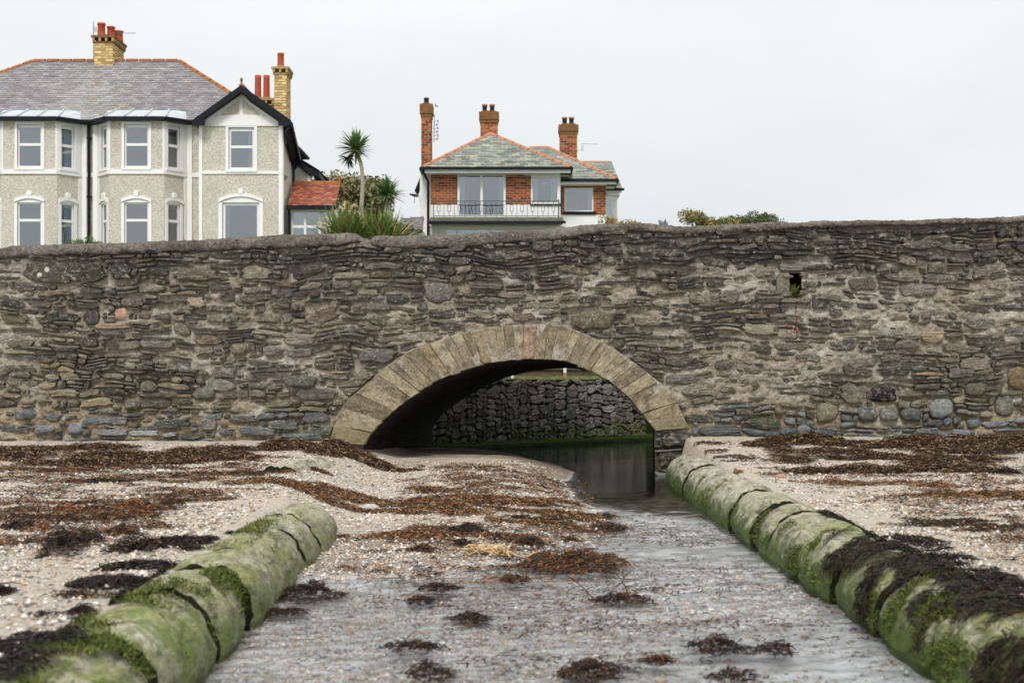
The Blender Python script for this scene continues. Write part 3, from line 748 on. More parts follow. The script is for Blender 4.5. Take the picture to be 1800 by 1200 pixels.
for (x0, y0, x1, y1, tg) in cells:
    x0, x1, y0, y1 = x0 + OX, x1 + OX, y0 + OY, y1 + OY
    cx, cy = (x0 + x1) / 2, (y0 + y1) / 2
    w, h = x1 - x0, y1 - y0
    if w < 5 or h < 3.5: continue
    sm = float(smear(cx, cy))
    if tg is None and rs.random() < sm * 0.34 - 0.02 and w * h < 900: continue      # buried under mortar
    kind = tg[0] if tg else ('r' if (cy > 715 and rs.random() < 0.5) or rs.random() < 0.05 else 'g')
    gap = rs.uniform(0.0, 1.2) + sm * 0.8
    P = np.array(outline(x0, y0, x1, y1, rs, gap, 1.0 if kind == 'r' else 0.0))
    if tg is None:
        wx_, wy_ = warp(P[:, 0], P[:, 1]); P = np.column_stack([wx_, wy_]); cx, cy = P.mean(0)
    ce = ext_y(cx)
    if cy > ce - 2 and 577 < cx < 1211 and not (cx > 1153 and cy > 760) and not (cx < 636 and cy > 782): continue
    if cy < top_y(cx) + cop_th(cx) * 0.8 - 1: continue
    lim = top_y(P[:, 0]) + cop_th(P[:, 0]) * 0.75
    P[:, 1] = np.maximum(P[:, 1], lim)
    for k in range(len(P)):      # keep clear of the arch ring
        if cy > 760 and 1150 < cx < 1215: P[k] = (max(P[k, 0], 1152), max(P[k, 1], 758.5)); continue
        if 575 < P[k, 0] < 1213 and P[k, 1] > ext_y(P[k, 0]) - 2.5:
            d = P[k] - np.array([895, 800.0]); L_ = np.linalg.norm(d); q = P[k].copy()
            for st in range(60):
                q = q + d / L_ * 1.5
                if not (575 < q[0] < 1213 and q[1] > ext_y(q[0]) - 2.5): break
            P[k] = q
    if np.ptp(P[:, 1]) < 3 or np.ptp(P[:, 0]) < 5: continue
    if SLOT[0] - 3 < cx < SLOT[2] + 3 and SLOT[1] - 3 < cy < SLOT[3] + 3: continue
    if tg and tg[1]: t = tg[1]
    else:
        pal = PAL_TOP if cy < 465 + rs.uniform(-25, 45) else (PAL_MID if cy < 600 + rs.uniform(-50, 50) else (PAL_LOW if cy < 722 + rs.uniform(-12, 12) else PAL_BAS))
        t = rs.choice(pal)
    f = rs.uniform(0.75, 1.3) * (1.06 if cy > 480 else 0.92); t = tuple(v * f * rs.uniform(0.95, 1.05) for v in t); t = (t[0], t[1] * .985, t[2] * (.93 if cy < 725 else .96))
    area = np.ptp(P[:, 0]) * np.ptp(P[:, 1])
    U = np.column_stack([wx(P[:, 0]), wz(P[:, 1])])
    p = rs.uniform(-0.004, 0.05) + (0.012 if tg else 0) - sm * 0.012
    bev = min(rs.uniform(0.006, 0.016), h * K * 0.25)
    if kind == 'r': V, Fc = stone_geo(U, p, min(0.03, h * K * 0.3), 0.12, rs, dome=0.014, rough=0.006)
    else: V, Fc = stone_geo(U, p, bev, 0.12, rs, dome=rs.uniform(0, 0.012), rough=min(0.009, h * K * 0.12))
    V[:, 1] += WY
    vis = 0 if (P[:, 0].max() < -3 or P[:, 0].min() > 1803 or cy > 800) else 1
    stones.append((area * vis, V, Fc, t, kind == 'r', tg, cx, cy))
stones.sort(key=lambda s: -s[0])
small = Joined()
STONE_LABELS = {(85, 480): 'broad olive grey block with two white lichen discs', (212, 552): 'round pink granite stone', (772, 515): 'large rounded grey boulder in pale mortar',
                (1041, 563): 'large brown egg-shaped stone above the arch', (1554, 694): 'black stone with pale mortar smears', (1640, 592): 'tan orange stone'}
for i, (a, V, Fc, t, rd, tg, cx, cy) in enumerate(stones):
    if i < 300:
        o = np_mesh('stone', V, Fc, M['stone'], wall, np.tile(np.array(t), (len(V), 1)), rd)
        for (sx, sy), lb in STONE_LABELS.items():
            if tg and abs(cx - sx) < 5 and abs(cy - sy) < 5: o['label'] = lb
    else: small.add(V, Fc, t)
small.build('small_stones', M['stone'], wall, kind='stuff')
print('wall stones', len(stones))

# mortar face as a lumpy sheet, cut for the arch and the slot
mgx = np.concatenate([np.arange(OX - 600, -60, 14.0), np.arange(-60, 1860, 2.6), np.arange(1860, 2900, 14.0)])
mgy = np.arange(384, 872, 2.6)
X, Y = np.meshgrid(mgx, mgy)
ty = top_y(X) + 5
sm = smear(X, Y)
n1 = fbm(X / 16.0, Y / 9.0, 0, 51, 4); n2 = fbm(X / 5.0, Y / 4.0, 0, 57, 2)
rec = lerp(0.072, -0.012, sm) - (n1 - 0.5) * 0.10 - (n2 - 0.5) * 0.035
rec = np.maximum(rec, -0.035)
V = np.stack([wx(X).ravel(), (WY + rec).ravel(), wz(np.maximum(Y, ty)).ravel()], 1)
Fq = grid_faces(len(mgx), len(mgy))
fcx = X.ravel()[Fq].mean(1); fcy = Y.ravel()[Fq].mean(1)
inside = (fcx > 606) & (fcx < 1182) & (fcy > np.interp(fcx, (resample(INTR, np.linspace(0, 1, 80)) * .5 + resample(EXTR, np.linspace(0, 1, 80)) * .5)[:, 0], (resample(INTR, np.linspace(0, 1, 80)) * .5 + resample(EXTR, np.linspace(0, 1, 80)) * .5)[:, 1]))
inside &= ~((fcx > 1151) & (fcy > 746)) & ~((fcx < 640) & (fcy > 770))
inside |= (fcx > 640) & (fcx < 1151) & (fcy > 690)
slot = (fcx > SLOT[0]) & (fcx < SLOT[2]) & (fcy > SLOT[1]) & (fcy < SLOT[3])
above = fcy < top_y(fcx) - 2
Fq = Fq[~(inside | slot | above)][:, ::-1]
np_mesh('mortar_bed', V, Fq, M['mortar'], wall, smooth=True)

# the slot: a deep drain opening
b = MB(); x0, x1, z0, z1 = wx(SLOT[0]), wx(SLOT[2]), wz(SLOT[3]), wz(SLOT[1]); y0, y1 = WY - 0.005, WY + 0.44
b.face([(x0, y0, z0), (x0, y1, z0), (x0, y1, z1), (x0, y0, z1)]); b.face([(x1, y0, z0), (x1, y0, z1), (x1, y1, z1), (x1, y1, z0)])
b.face([(x0, y0, z0), (x1, y0, z0), (x1, y1, z0), (x0, y1, z0)]); b.face([(x0, y0, z1), (x0, y1, z1), (x1, y1, z1), (x1, y0, z1)])
b.face([(x0, y1, z0), (x1, y1, z0), (x1, y1, z1), (x0, y1, z1)])
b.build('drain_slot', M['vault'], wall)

# arch ring
rv = random.Random(5)
ws = []
while sum(ws) < 1: ws.append(rv.uniform(0.019, 0.034) * (1.5 if len(ws) < 3 else 1))
if len(ws) > 3: ws[-1] *= 1.0; ws[-2] *= 1.3; ws[-3] *= 1.2
ts = np.concatenate([[0], np.cumsum(ws)]); ts /= ts[-1]
VT = [(.30,.25,.165), (.35,.30,.205), (.27,.225,.15), (.39,.34,.245), (.33,.28,.195), (.21,.175,.115)]
nv = len(ts) - 1
for i in range(nv):
    g = 0.0016 if i else 0.0
    tt = np.linspace(ts[i] + 0.0009, ts[i + 1] - 0.0009, 3)
    a = resample(INTR, tt) + np.array([rv.uniform(-1, 1), rv.uniform(-1.2, 1.2)]); e = resample(EXTR, tt)
    dirv = (e - a); dirv /= np.linalg.norm(dirv, axis=1, keepdims=True)
    e = e + dirv * rv.uniform(-4, 1.5)
    m1 = a[2] + (e[2] - a[2]) * np.array([[.33], [.66]]); m0 = e[0] + (a[0] - e[0]) * np.array([[.33], [.66]])
    P = np.vstack([a, m1, e[::-1], m0])
    P += np.array([[rv.uniform(-.9, .9), rv.uniform(-.9, .9)] for _ in range(len(P))])
    mid = (ts[i] + ts[i + 1]) / 2
    t = (.31, .215, .155) if 0.545 < mid < 0.575 else ((.29, .22, .145) if 0.30 < mid < 0.33 else rv.choice(VT))
    f = rv.uniform(0.85, 1.15); t = tuple(v * f for v in t)
    U = np.column_stack([wx(P[:, 0]), wz(P[:, 1])])
    V, Fc = stone_geo(U, 0.028 + rv.uniform(-.016, .016), 0.009, 0.34, rv, rough=0.006)
    V[:, 1] += WY
    np_mesh('voussoir', V, Fc, M['voussoir'], wall, np.tile(np.array(t), (len(V), 1)))

ra, re_ = resample(INTR, np.linspace(0, 1, 90)), resample(EXTR, np.linspace(0, 1, 90))
VV = np.vstack([np.column_stack([wx(q[:, 0]), WY - 0.008 + (fbm(q[:, 0] / 4, q[:, 1] / 4, 0, 77, 2) - .5) * .02, wz(q[:, 1])]) for q in (ra + (re_ - ra) * t for t in np.linspace(0.015, 1, 9))])
np_mesh('arch_mortar', VV, grid_faces(90, 9), M['mortar'], wall, smooth=True)
# barrel of the arch, askew to the right, with its abutments
TY = 25.4
ring = resample(INTR, np.linspace(0, 1, 60))
prof = np.vstack([[[ring[0, 0] + 1, 870]], ring, [[ring[-1, 0], 870]]])
VV = []; ny = 40
for j in range(ny + 1):
    s = j / ny; y = lerp(WY + 0.20, TY, s)
    x = wx(prof[:, 0]) + 0.60 * s; z = wz(prof[:, 1]); z = np.where(z > 0.4, z - 0.11 * s * sstep(0.4, 1.5, z), z)
    nn = (fbm(x * 3.2, y * 3.2 + z * 0, z * 5.0, 71, 3) - 0.5) * 0.10
    cx_ = 0.0
    VV.append(np.column_stack([x - np.sign(x - cx_) * nn * 0.5, np.full(len(x), y), z + nn * 0.5 * (z > 0.6)]))
VV = np.vstack(VV); npf = len(prof)
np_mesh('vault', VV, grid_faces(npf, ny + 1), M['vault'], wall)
# back face of the bridge and the rear of the parapet
b = MB()
R = VV[-npf:]
for k in range(npf - 1):
    b.face([(R[k][0], TY, R[k][2]), (R[k + 1][0], TY, R[k + 1][2]), (R[k + 1][0], TY, 3.3), (R[k][0], TY, 3.3)])
b.face([(-60, TY, -0.5), (R[0][0], TY, -0.5), (R[0][0], TY, 3.3), (-60, TY, 3.3)]); b.face([(R[-1][0], TY, -0.5), (60, TY, -0.5), (60, TY, 3.3), (R[-1][0], TY, 3.3)])
b.box(-60, 60, TY - 0.35, TY - 0.004, 2.2, 3.3)
b.build('rear_parapet', M['concrete'], wall)
# coping
cxs = np.concatenate([np.arange(-1100, -40, 20.0), np.arange(-40, 1840, 3.0), np.arange(1840, 2900, 20.0)])
prof_c = [(0.035, 0.0), (-0.03, 0.02), (-0.052, 0.2), (-0.05, 0.55), (-0.03, 0.85), (0.03, 1.0), (0.16, 1.06), (0.33, 1.05), (0.46, 0.95), (0.50, 0.5), (0.50, 0.0)]
nc = len(prof_c); VV = []
for px in cxs:
    ty_, th = float(top_y(px)), float(cop_th(px))
    br = math.exp(-((px - 642) / 13.0) ** 2)                       # broken place above the hole
    for k, (dy, f) in enumerate(prof_c):
        zt = wz(ty_); zb = wz(ty_ + th)
        z = zb + (zt - zb) * min(f, 1.0) + (0.006 if f > 1 else 0)
        nn = float(fbm(px / 9.0, k * 1.3, 0, 81, 3)) - 0.5; n3 = float(fbm(px / 45.0, k * 0.4, 0, 83, 2)) - 0.5
        n5 = float(vnoise(px / 3.5, k * 2.1, 0, 87)) - 0.5; nn += n5 * 0.5
        VV.append((wx(px), WY + dy + nn * 0.04 + br * 0.16 * (dy < 0.1), z + nn * 0.035 + n3 * 0.03 - br * 0.05 * (f > 0.5)))
np_mesh('coping', VV, grid_faces(nc, len(cxs))[:, ::-1], M['coping'], wall, smooth=True)
b = MB()
for i in range(0, len(cxs) - 1, 4):
    p0, p1 = cxs[i], cxs[min(i + 4, len(cxs) - 1)]
    b.face([(wx(p0), WY + 0.5, 1.9), (wx(p1), WY + 0.5, 1.9), (wx(p1), WY + 0.5, wz(top_y(p1) + 12)), (wx(p0), WY + 0.5, wz(top_y(p0) + 12))])
b.build('parapet_back', M['mortar'], wall)

road = MB(); road.box(-60, 60, WY + 0.5, TY - 0.35, 2.05, 2.3); tag(road.build('road', M['road']), kind='structure')

# ------------------------------------------------------------------ beyond the arch
FA = np.array([-1.50, 25.42]); FD = np.array([0.7196, 0.6944]); FN = np.array([-0.6944, 0.7196])   # channel wall: start, along, away from camera
cw = thing('channel_wall', (1.0, 28.0, 0), 'dark damp stone retaining wall seen through the arch, mossy at its foot', 'wall')
rc = random.Random(9)
def samp2(x, y, r, mode):
    if mode is True: return 45
    if mode == 'big': return r.uniform(24, 40), r.uniform(15, 22)
    return r.uniform(13, 31), r.uniform(9, 16)
cl = layout(600, 132, 1.5, [], samp2, [], rc); cl.sort(key=lambda q: -(q[2] - q[0]) * (q[3] - q[1])); n_big = 0; rest = Joined()
for (x0, y0, x1, y1, _) in cl:
    if x1 - x0 < 6 or y1 - y0 < 5: continue
    P = np.array(outline(x0, y0, x1, y1, rc, rc.uniform(0.0, 0.6))) 
    w1 = (vnoise(P[:, 0] / 40, P[:, 1] / 40, 0, 91) - .5) * 14; w2 = (vnoise(P[:, 0] / 34, P[:, 1] / 34, 0, 93) - .5) * 14
    P = np.column_stack([P[:, 0] + w1, np.clip(P[:, 1] + w2, 2, 140)])
    U = np.column_stack([P[:, 0] * 0.01, 1.285 - P[:, 1] * 0.01])
    V, Fc = stone_geo(U, rc.uniform(0.0, 0.03), 0.008, 0.1, rc, dome=0.0, rough=0.013)
    W = np.column_stack([FA[0] + V[:, 0] * FD[0] + V[:, 1] * FN[0], FA[1] + V[:, 0] * FD[1] + V[:, 1] * FN[1], V[:, 2]])
    t = rc.choice([(.11,.105,.09), (.16,.15,.13), (.22,.205,.18), (.29,.27,.24), (.19,.165,.135)])
    n_big += 1
    if n_big <= 300: np_mesh('stone', W, Fc, M['wet_stone'], cw, np.tile(np.array(t), (len(W), 1)))
    else: rest.add(W, Fc, t)
if rest.n: rest.build('small_stones', M['wet_stone'], cw, kind='stuff')
def fr(u, s, z): return (FA[0] + u * FD[0] + s * FN[0], FA[1] + u * FD[1] + s * FN[1], z)
MF = Matrix(((FD[0], FN[0], 0, FA[0]), (FD[1], FN[1], 0, FA[1]), (0, 0, 1, 0), (0, 0, 0, 1)))
b = MB(MF); b.box(-0.1, 9, 0.024, 0.45, -0.5, 1.27); b.build('wall_core', M['dark_moss'], cw)
nu, nv_ = 160, 7; VV = []
for i in range(nu):
    for k, (s, z) in enumerate(((-0.30, -0.45), (-0.30, 0.0), (-0.295, 0.055), (-0.26, 0.085), (-0.12, 0.09), (0.0, 0.12), (0.06, 0.18))):
        u = i * 9 / nu; nn = float(fbm(u * 6, k * 1.7, 0, 97, 3)) - 0.5
        VV.append(fr(u, s + nn * 0.05, z + nn * 0.035))
o = np_mesh('mossy_ledge', VV, grid_faces(nv_, nu)[:, ::-1], M['dark_moss'], cw, smooth=True); o.data.materials.append(M['moss'])
for i, p in enumerate(o.data.polygons): p.material_index = 1 if i % (nv_ - 1) >= 3 else 0

def land_h(x, y):
    s = (x - FA[0]) * FN[0] + (y - FA[1]) * FN[1]; u = (x - FA[0]) * FD[0] + (y - FA[1]) * FD[1]
    up = 2.3 + sstep(30, 46, y) * 2.1
    strip = 1.27 + np.clip(s, 0, 3) * 0.025
    z = np.where((s < 3.3) & (u > -1.0) & (s > -0.2), strip, up)
    return z, s
lgx = np.concatenate([np.arange(-70, -8, 4.0), np.arange(-8, 14, 0.3), np.arange(14, 80, 4.0)]); lgy = np.concatenate([np.arange(TY + 0.02, 40, 0.3), np.arange(40, 130, 5.0), [400, 1500]])
X, Y = np.meshgrid(lgx, lgy); Z, S = land_h(X, Y)
Z = Z + (fbm(X * 1.4, Y * 1.4, 0, 99, 3) - 0.5) * 0.05
Fq = grid_faces(len(lgx), len(lgy)); sc_ = S.ravel()[Fq].mean(1); xc = X.ravel()[Fq].mean(1); yc = Y.ravel()[Fq].mean(1)
chan = (sc_ < 0.25) & (sc_ > -3.3) & (xc < 12) & (yc < 36)
np_mesh('land', np.stack([X.ravel(), Y.ravel(), Z.ravel()], 1), Fq[~chan], M['land'], smooth=True, kind='structure')
# grass along the top of the channel wall
rg = np.random.RandomState(3); n = 2600
u = rg.uniform(0, 8, n); s = rg.uniform(0.02, 1.2, n) ** 1.3; hgt = rg.uniform(0.02, 0.075, n); th = rg.uniform(0, 2 * PI, n); ln = rg.uniform(-0.03, 0.03, (n, 2))
bx, by = FA[0] + u * FD[0] + s * FN[0], FA[1] + u * FD[1] + s * FN[1]; bz = 1.26 + np.clip(s, 0, 3) * 0.025
w = 0.006
V = np.stack([np.stack([bx - w * np.cos(th), by - w * np.sin(th), bz], 1), np.stack([bx + w * np.cos(th), by + w * np.sin(th), bz], 1), np.stack([bx + ln[:, 0], by + ln[:, 1], bz + hgt], 1)], 1).reshape(-1, 3)
gc = np.array([(.12,.17,.03), (.28,.25,.08), (.22,.22,.07), (.35,.28,.12)])[rg.randint(0, 4, n)]
np_mesh('grass', V, np.arange(3 * n).reshape(n, 3), M['leaf'], None, np.repeat(gc, 3, 0), kind='stuff')
# low wall beyond the grass, and the two posts before it
lw = thing('low_wall', fr(4, 2.8, 1.3), 'plain grey garden wall behind the grass strip beyond the arch', 'wall')
b = MB(MF); b.box(-1.2, 12, 2.75, 3.1, 1.1, 1.46); b.build('wall_base', M['dull_stone'], lw)
b = MB(MF); b.box(-1.2, 12, 2.715, 3.12, 1.463, 1.515); b.build('ledge', M['dull_stone'], lw)
b = MB(MF); b.box(-1.2, 12, 2.78, 3.1, 1.518, 2.35); b.build('upper_wall', M['dull_stone'], lw)
def post(px, mats, label):
    """square post standing in the grass"""
    best = min(np.arange(0, 8, .01), key=lambda u: abs(900 + F * fr(u, .9, 0)[0] / fr(u, .9, 0)[1] - px))
    x, y, _ = fr(best, 0.9, 0)
    t = thing('fence_post', (x, y, 1.27), label, 'post', 'posts in the grass beyond the arch')
    b = MB(); b.box(x - .032, x + .032, y - .032, y + .032, 1.2, 1.40); b.build('lower_post', mats[0], t)
    b = MB(); b.box(x - .031, x + .031, y - .031, y + .031, 1.402, 1.95); b.prism([(x - .031, 1.95), (x + .031, 1.95), (x, 1.97)], y - .031, y + .031); b.build('upper_post', mats[1], t)
post(901, (M['white'], M['white']), 'white square post in the grass, left of the two seen through the arch')
post(993, (M['terra'], M['white']), 'white post with rusty brown foot in the grass seen through the arch')

# ------------------------------------------------------------------ pipes
def pipe(label, xa, cuts, seed, za=PZ, R=PR, xend=None, dark_gap=()):
    r = random.Random(seed)
    y0, y1 = cuts[0], cuts[-1]; cx0 = xa
    t = thing('concrete_pipe', (xa, (y0 + y1) / 2, 0), label, 'pipe')
    b = MB(); b.tube([(xa, y0 + 0.05, za), (xa if xend is None else lerp(xa, xend, .6), y1 - 0.75, za)], R - 0.06, 28); b.build('pipe_core', M['joint'], t, smooth=True)
    for i in range(len(cuts) - 1):
        a, e = cuts[i], cuts[i + 1]; ln = e - a
        gap = 0.05 if a in dark_gap else r.uniform(0.008, 0.02)
        rr = R + r.uniform(-0.010, 0.010); ox, oz = r.uniform(-0.015, 0.015), r.uniform(-0.012, 0.014)
        nl, na = max(int(ln / 0.03), 8), 56
        last = i == len(cuts) - 2
        ys = np.linspace(a + gap, e - 0.004, nl); th = np.linspace(0, 2 * PI, na, endpoint=False)
        TH, YS = np.meshgrid(th, ys)
        ed = np.minimum(YS - (a + gap), (e - 0.004) - YS)
        rad = rr - 0.022 * np.exp(-ed / 0.02) + 0.012 * np.sin(np.clip(ed / ln, 0, .5) * PI)
        tp = (0.04 if e in dark_gap or a in dark_gap else r.uniform(0.006, 0.018))
        rad = rad + tp * (0.42 - (YS - a) / ln)
        if last: rad = rr * np.sqrt(np.clip(1 - ((YS - a) / (ln + 0.02)) ** 5, 0.02, 1)) - 0.02 * np.exp(-(YS - a) / 0.022)
        edge = np.exp(-ed / 0.05) * np.clip(fbm(np.cos(TH) * 5 + seed, np.sin(TH) * 5, YS * 9.0, 140 + seed, 3) - 0.52, 0, 1) * 0.09
        rad = rad - edge + (fbm(np.cos(TH) * 2.2 + seed, np.sin(TH) * 2.2, YS * 3.0, 100 + seed, 4) - 0.5) * 0.06 + (fbm(np.cos(TH) * 8, np.sin(TH) * 8, YS * 14.0, 120 + seed, 3) - 0.5) * 0.014
        xc = xa if xend is None else lerp(xa, xend, (YS - y0) / (y1 - y0))
        V = np.stack([(xc + ox + rad * np.cos(TH)).ravel(), YS.ravel(), (za + oz + rad * np.sin(TH)).ravel()], 1)
        ii = np.arange(nl - 1)[:, None] * na + np.arange(na)[None, :]; jj = np.arange(nl - 1)[:, None] * na + (np.arange(na)[None, :] + 1) % na
        Fq = np.stack([ii.ravel(), jj.ravel(), (jj + na).ravel(), (ii + na).ravel()], 1)
        # closing discs
        c0, c1 = len(V), len(V) + 1
        V = np.vstack([V, [[xa, a + gap + 0.03, za]], [[V[-na:, 0].mean(), ys[-1] + 0.004, V[-na:, 2].mean()]]])
        Fl = Fq.tolist() + [[(k + 1) % na, k, c0] for k in range(na)] + [[(nl - 1) * na + k, (nl - 1) * na + (k + 1) % na, c1] for k in range(na)]
        o = np_mesh('pipe_section', V, Fl, M['pipe'], t, smooth=True); o.data.materials.append(M['joint'])
        for k in range(na): o.data.polygons[len(Fq) + k].material_index = 1
    return t
pipe('concrete pipe half buried in the shingle left of the stream, green with algae', PXL, [2.6, 3.6, 4.7, 5.8, 7.04, 7.88, 8.75, 9.3, 10.05, 10.75, 12.3], 1, dark_gap=(7.88, 5.8))
pipe('concrete pipe along the right bank of the stream, draped with dark weed', PXR, [2.6, 3.5, 4.5, 5.6, 6.7, 7.7, 8.8, 9.8, 10.9, 11.56, 12.8, 14.3, 16.4, 17.6, 18.75], 2, dark_gap=(11.56, 12.8, 7.7))
pipe('short bare hump of buried concrete pipe beside the left foot of the arch', -2.38, [14.6, 16.6], 3, za=0.19, R=0.27, xend=-2.12)

# ------------------------------------------------------------------ seaweed
DK, BR, RU, OR, TA = (.016,.011,.009), (.042,.022,.012), (.095,.042,.017), (.26,.105,.03), (.33,.23,.13)
def ribbons(n, seed, pos, zmap, length=(0.06, 0.2), width=(0.006, 0.016), lift=0.05, cols=(DK, BR), along=None, spread=PI, seg=4, dome=False):
    """n bent straps: pos(r,n)->(a,b,lift scale); zmap(a,b,h)->xyz"""
    r = np.random.RandomState(seed)
    a, b_, ls = pos(r, n)
    L_ = r.uniform(*length, n); W = r.uniform(*width, n)
    th = (r.uniform(-spread, spread, n) + (0 if along is None else along)); cu = r.normal(0, 1.6, n)
    h0 = np.abs(r.normal(0, 0.45, n)) * lift * ls + 0.004; hm = np.abs(r.normal(0, 0.6, n)) * lift * ls
    pts = []
    ca, cb, t = a.copy(), b_.copy(), th.copy()
    tw = r.uniform(0, PI, n); r0 = r.uniform(0.25, 1.0, n); hk = np.abs(r.normal(0, 0.010, n))
    for k in range(seg):
        s = k / (seg - 1)
        h = (r0 * lift * ls if dome else h0 + hm * np.sin(s * PI) * 0.9) + np.sin(s * PI) * hk + r.normal(0, 0.003, n)
        h = np.maximum(h, 0.002)
        ww = W * (0.35 + 0.65 * math.sin(s * PI * 0.9 + 0.3))
        wxa, wya, wh = -np.sin(t) * np.cos(tw) * ww, np.cos(t) * np.cos(tw) * ww, np.abs(np.sin(tw)) * ww
        pts.append(zmap(ca - wxa, cb - wya, h)); pts.append(zmap(ca + wxa, cb + wya, h + wh))
        ca = ca + np.cos(t) * L_ / seg; cb = cb + np.sin(t) * L_ / seg; t = t + cu / seg + r.normal(0, 0.5, n)
    V = np.stack(pts, 1)                                          # n, 2 seg, 3
    base = (np.arange(n) * 2 * seg)[:, None]
    q = np.concatenate([base + np.array([[2 * k, 2 * k + 1, 2 * k + 3, 2 * k + 2]]) for k in range(seg - 1)], 0)
    col = np.array(cols)[r.randint(0, len(cols), n)] * r.uniform(0.6, 1.4, (n, 1))
    return V.reshape(-1, 3), q, np.repeat(col, 2 * seg, 0)
def on_beach(a, b, h): return np.stack([a, b, np.maximum(beach_h(a, b), -0.004) + h], 1)
def clump(px, py, w, h, cols, label, lift=0.05, n=None, group=None, length=(0.03, 0.11), name='seaweed', cat='seaweed', extra=None):
    x, y = ground_at(px, py)
    s = y / F; rx = w * s / 2; ry = min(max(h * s / 2 * 5.0, 0.06), 0.55)
    n = n or int(min(max(rx * ry * 15000, 200), 3800))
    def pos(r, n):
        k = r.uniform(0, 1, n) ** 0.6; t = r.uniform(0, 2 * PI, n)
        lump = vnoise(px + np.cos(t) * k * 4, py + np.sin(t) * k * 3, 0, 7)
        rag = 0.48 + 0.8 * vnoise(px * 3.1 + np.cos(t) * 3.0, np.sin(t) * 3.0, 0, 9)
        far = r.uniform(0, 1, n) > 0.86; rag = np.where(far, rag * r.uniform(1.0, 1.25, n), rag)
        return x + np.cos(t) * k * rx * rag - 0.03, y + np.sin(t) * k * ry * rag, np.clip(1 - k ** 2, 0, 1) * (0.25 + 1.1 * lump)
    V, q, c = ribbons(n, int(px * 7 + py), pos, on_beach, length, (0.0025, 0.007), lift * 1.05, tuple(cols) * 3 + (BR, RU), None, 1.2, dome=True)
    o = np_mesh(name, V, q, M['weed'], None, c)
    return tag(o, label, cat, group)
def wrack(name, boxes, dens, cols, lift=0.04, seed=1, thr=0.45, fr=1.0):
    """strand line litter: density broken by noise"""
    parts = []; base = 0
    for (x0, y0, x1, y1, k) in boxes:
        n = int((x1 - x0) * (y1 - y0) * dens * k * 2.2)
        def pos(r, n, b=(x0, y0, x1, y1)):
            a = r.uniform(b[0], b[2], n * 4); c = r.uniform(b[1], b[3], n * 4)
            f = fbm(a * 1.3 * fr, c * 3.2 * fr, 0, seed + 3, 4)
            ed = np.minimum(np.minimum(a - b[0], b[2] - a) / 0.6, np.minimum(c - b[1], b[3] - c) / 0.35)
            f = f - 0.25 * np.clip(1 - ed, 0, 1)
            keep = np.argsort(-(f + r.uniform(-0.05, 0.05, len(f))))[:n]
            return a[keep], c[keep], 0.15 + 3.4 * np.clip(f[keep] - thr, 0, 1)
        V, q, c = ribbons(n, seed * 13 + len(parts), pos, on_beach, (0.035, 0.13), (0.0025, 0.007), lift * 0.9, cols, 0.0, 1.4, dome=True)
        parts.append((V, q + base, c)); base += len(V)
    o = np_mesh(name, np.vstack([p[0] for p in parts]), np.vstack([p[1] for p in parts]), M['weed'], None, np.vstack([p[2] for p in parts]))
    o['kind'] = 'stuff'
    return o
# strand lines of broken weed
wrack('seaweed_wrack', [(-7.4, 15.6, -4.1, 18.1, 1.0), (-5.8, 15.2, -2.6, 17.8, 0.9), (-3.4, 17.0, -1.1, 19.2, 1.2)], 1000, (DK, BR, BR, RU, TA), 0.09, 2)
wrack('seaweed_wrack', [(2.55, 14.4, 6.0, 19.2, 1.25), (5.0, 15.2, 7.8, 19.2, 0.9)], 1000, (DK, DK, BR, BR, RU, TA), 0.08, 4)
wrack('seaweed_wrack', [(3.0, 12.3, 5.2, 13.5, 1.0), (2.7, 13.2, 4.2, 14.0, 0.7)], 480, (BR, RU, OR, TA, RU), 0.045, 6)
wrack('seaweed_wrack', [(2.9, 9.7, 4.6, 11.2, 0.9), (2.7, 10.4, 3.4, 11.2, 0.6)], 480, (DK, BR, BR, RU, (.03,.035,.012)), 0.03, 8)
wrack('seaweed_wrack', [(-1.5, 11.3, 0.9, 15.4, 1.0), (-3.0, 12.4, -1.0, 14.6, 0.6)], 1000, (RU, BR, BR, OR, TA), 0.03, 10)
wrack('seaweed_wrack', [(-4.4, 8.4, -2.1, 11.4, 0.9), (-4.6, 11.2, -2.2, 12.4, 0.6), (-6.0, 13.2, -2.2, 15.6, 0.5)], 330, (DK, BR, RU, OR, BR), 0.03, 12)
wrack('seaweed_wrack', [(-1.3, 9.4, 1.0, 12.6, 0.5), (-1.2, 14.5, 1.0, 18.8, 0.5), (2.7, 8.2, 4.6, 11.2, 0.25)], 150, (DK, BR, RU, OR, TA), 0.02, 14)
wrack('seaweed_wrack', [(-6.6, 8.6, -2.1, 17.4, 1.0), (-1.4, 9.6, 1.0, 18.6, 1.0), (2.7, 7.2, 6.6, 16.5, 0.75)], 190, (DK, BR, BR, BR, RU, OR, TA), 0.03, 24, 0.55, 2.6)
# scattered bits in the running water
wrack('seaweed_scraps', [(-1.3, 5.2, 1.9, 9.6, 1.0), (0.6, 9.6, 1.95, 14.5, 0.6)], 30, (BR, RU, (.09,.03,.02), DK), 0.02, 16)

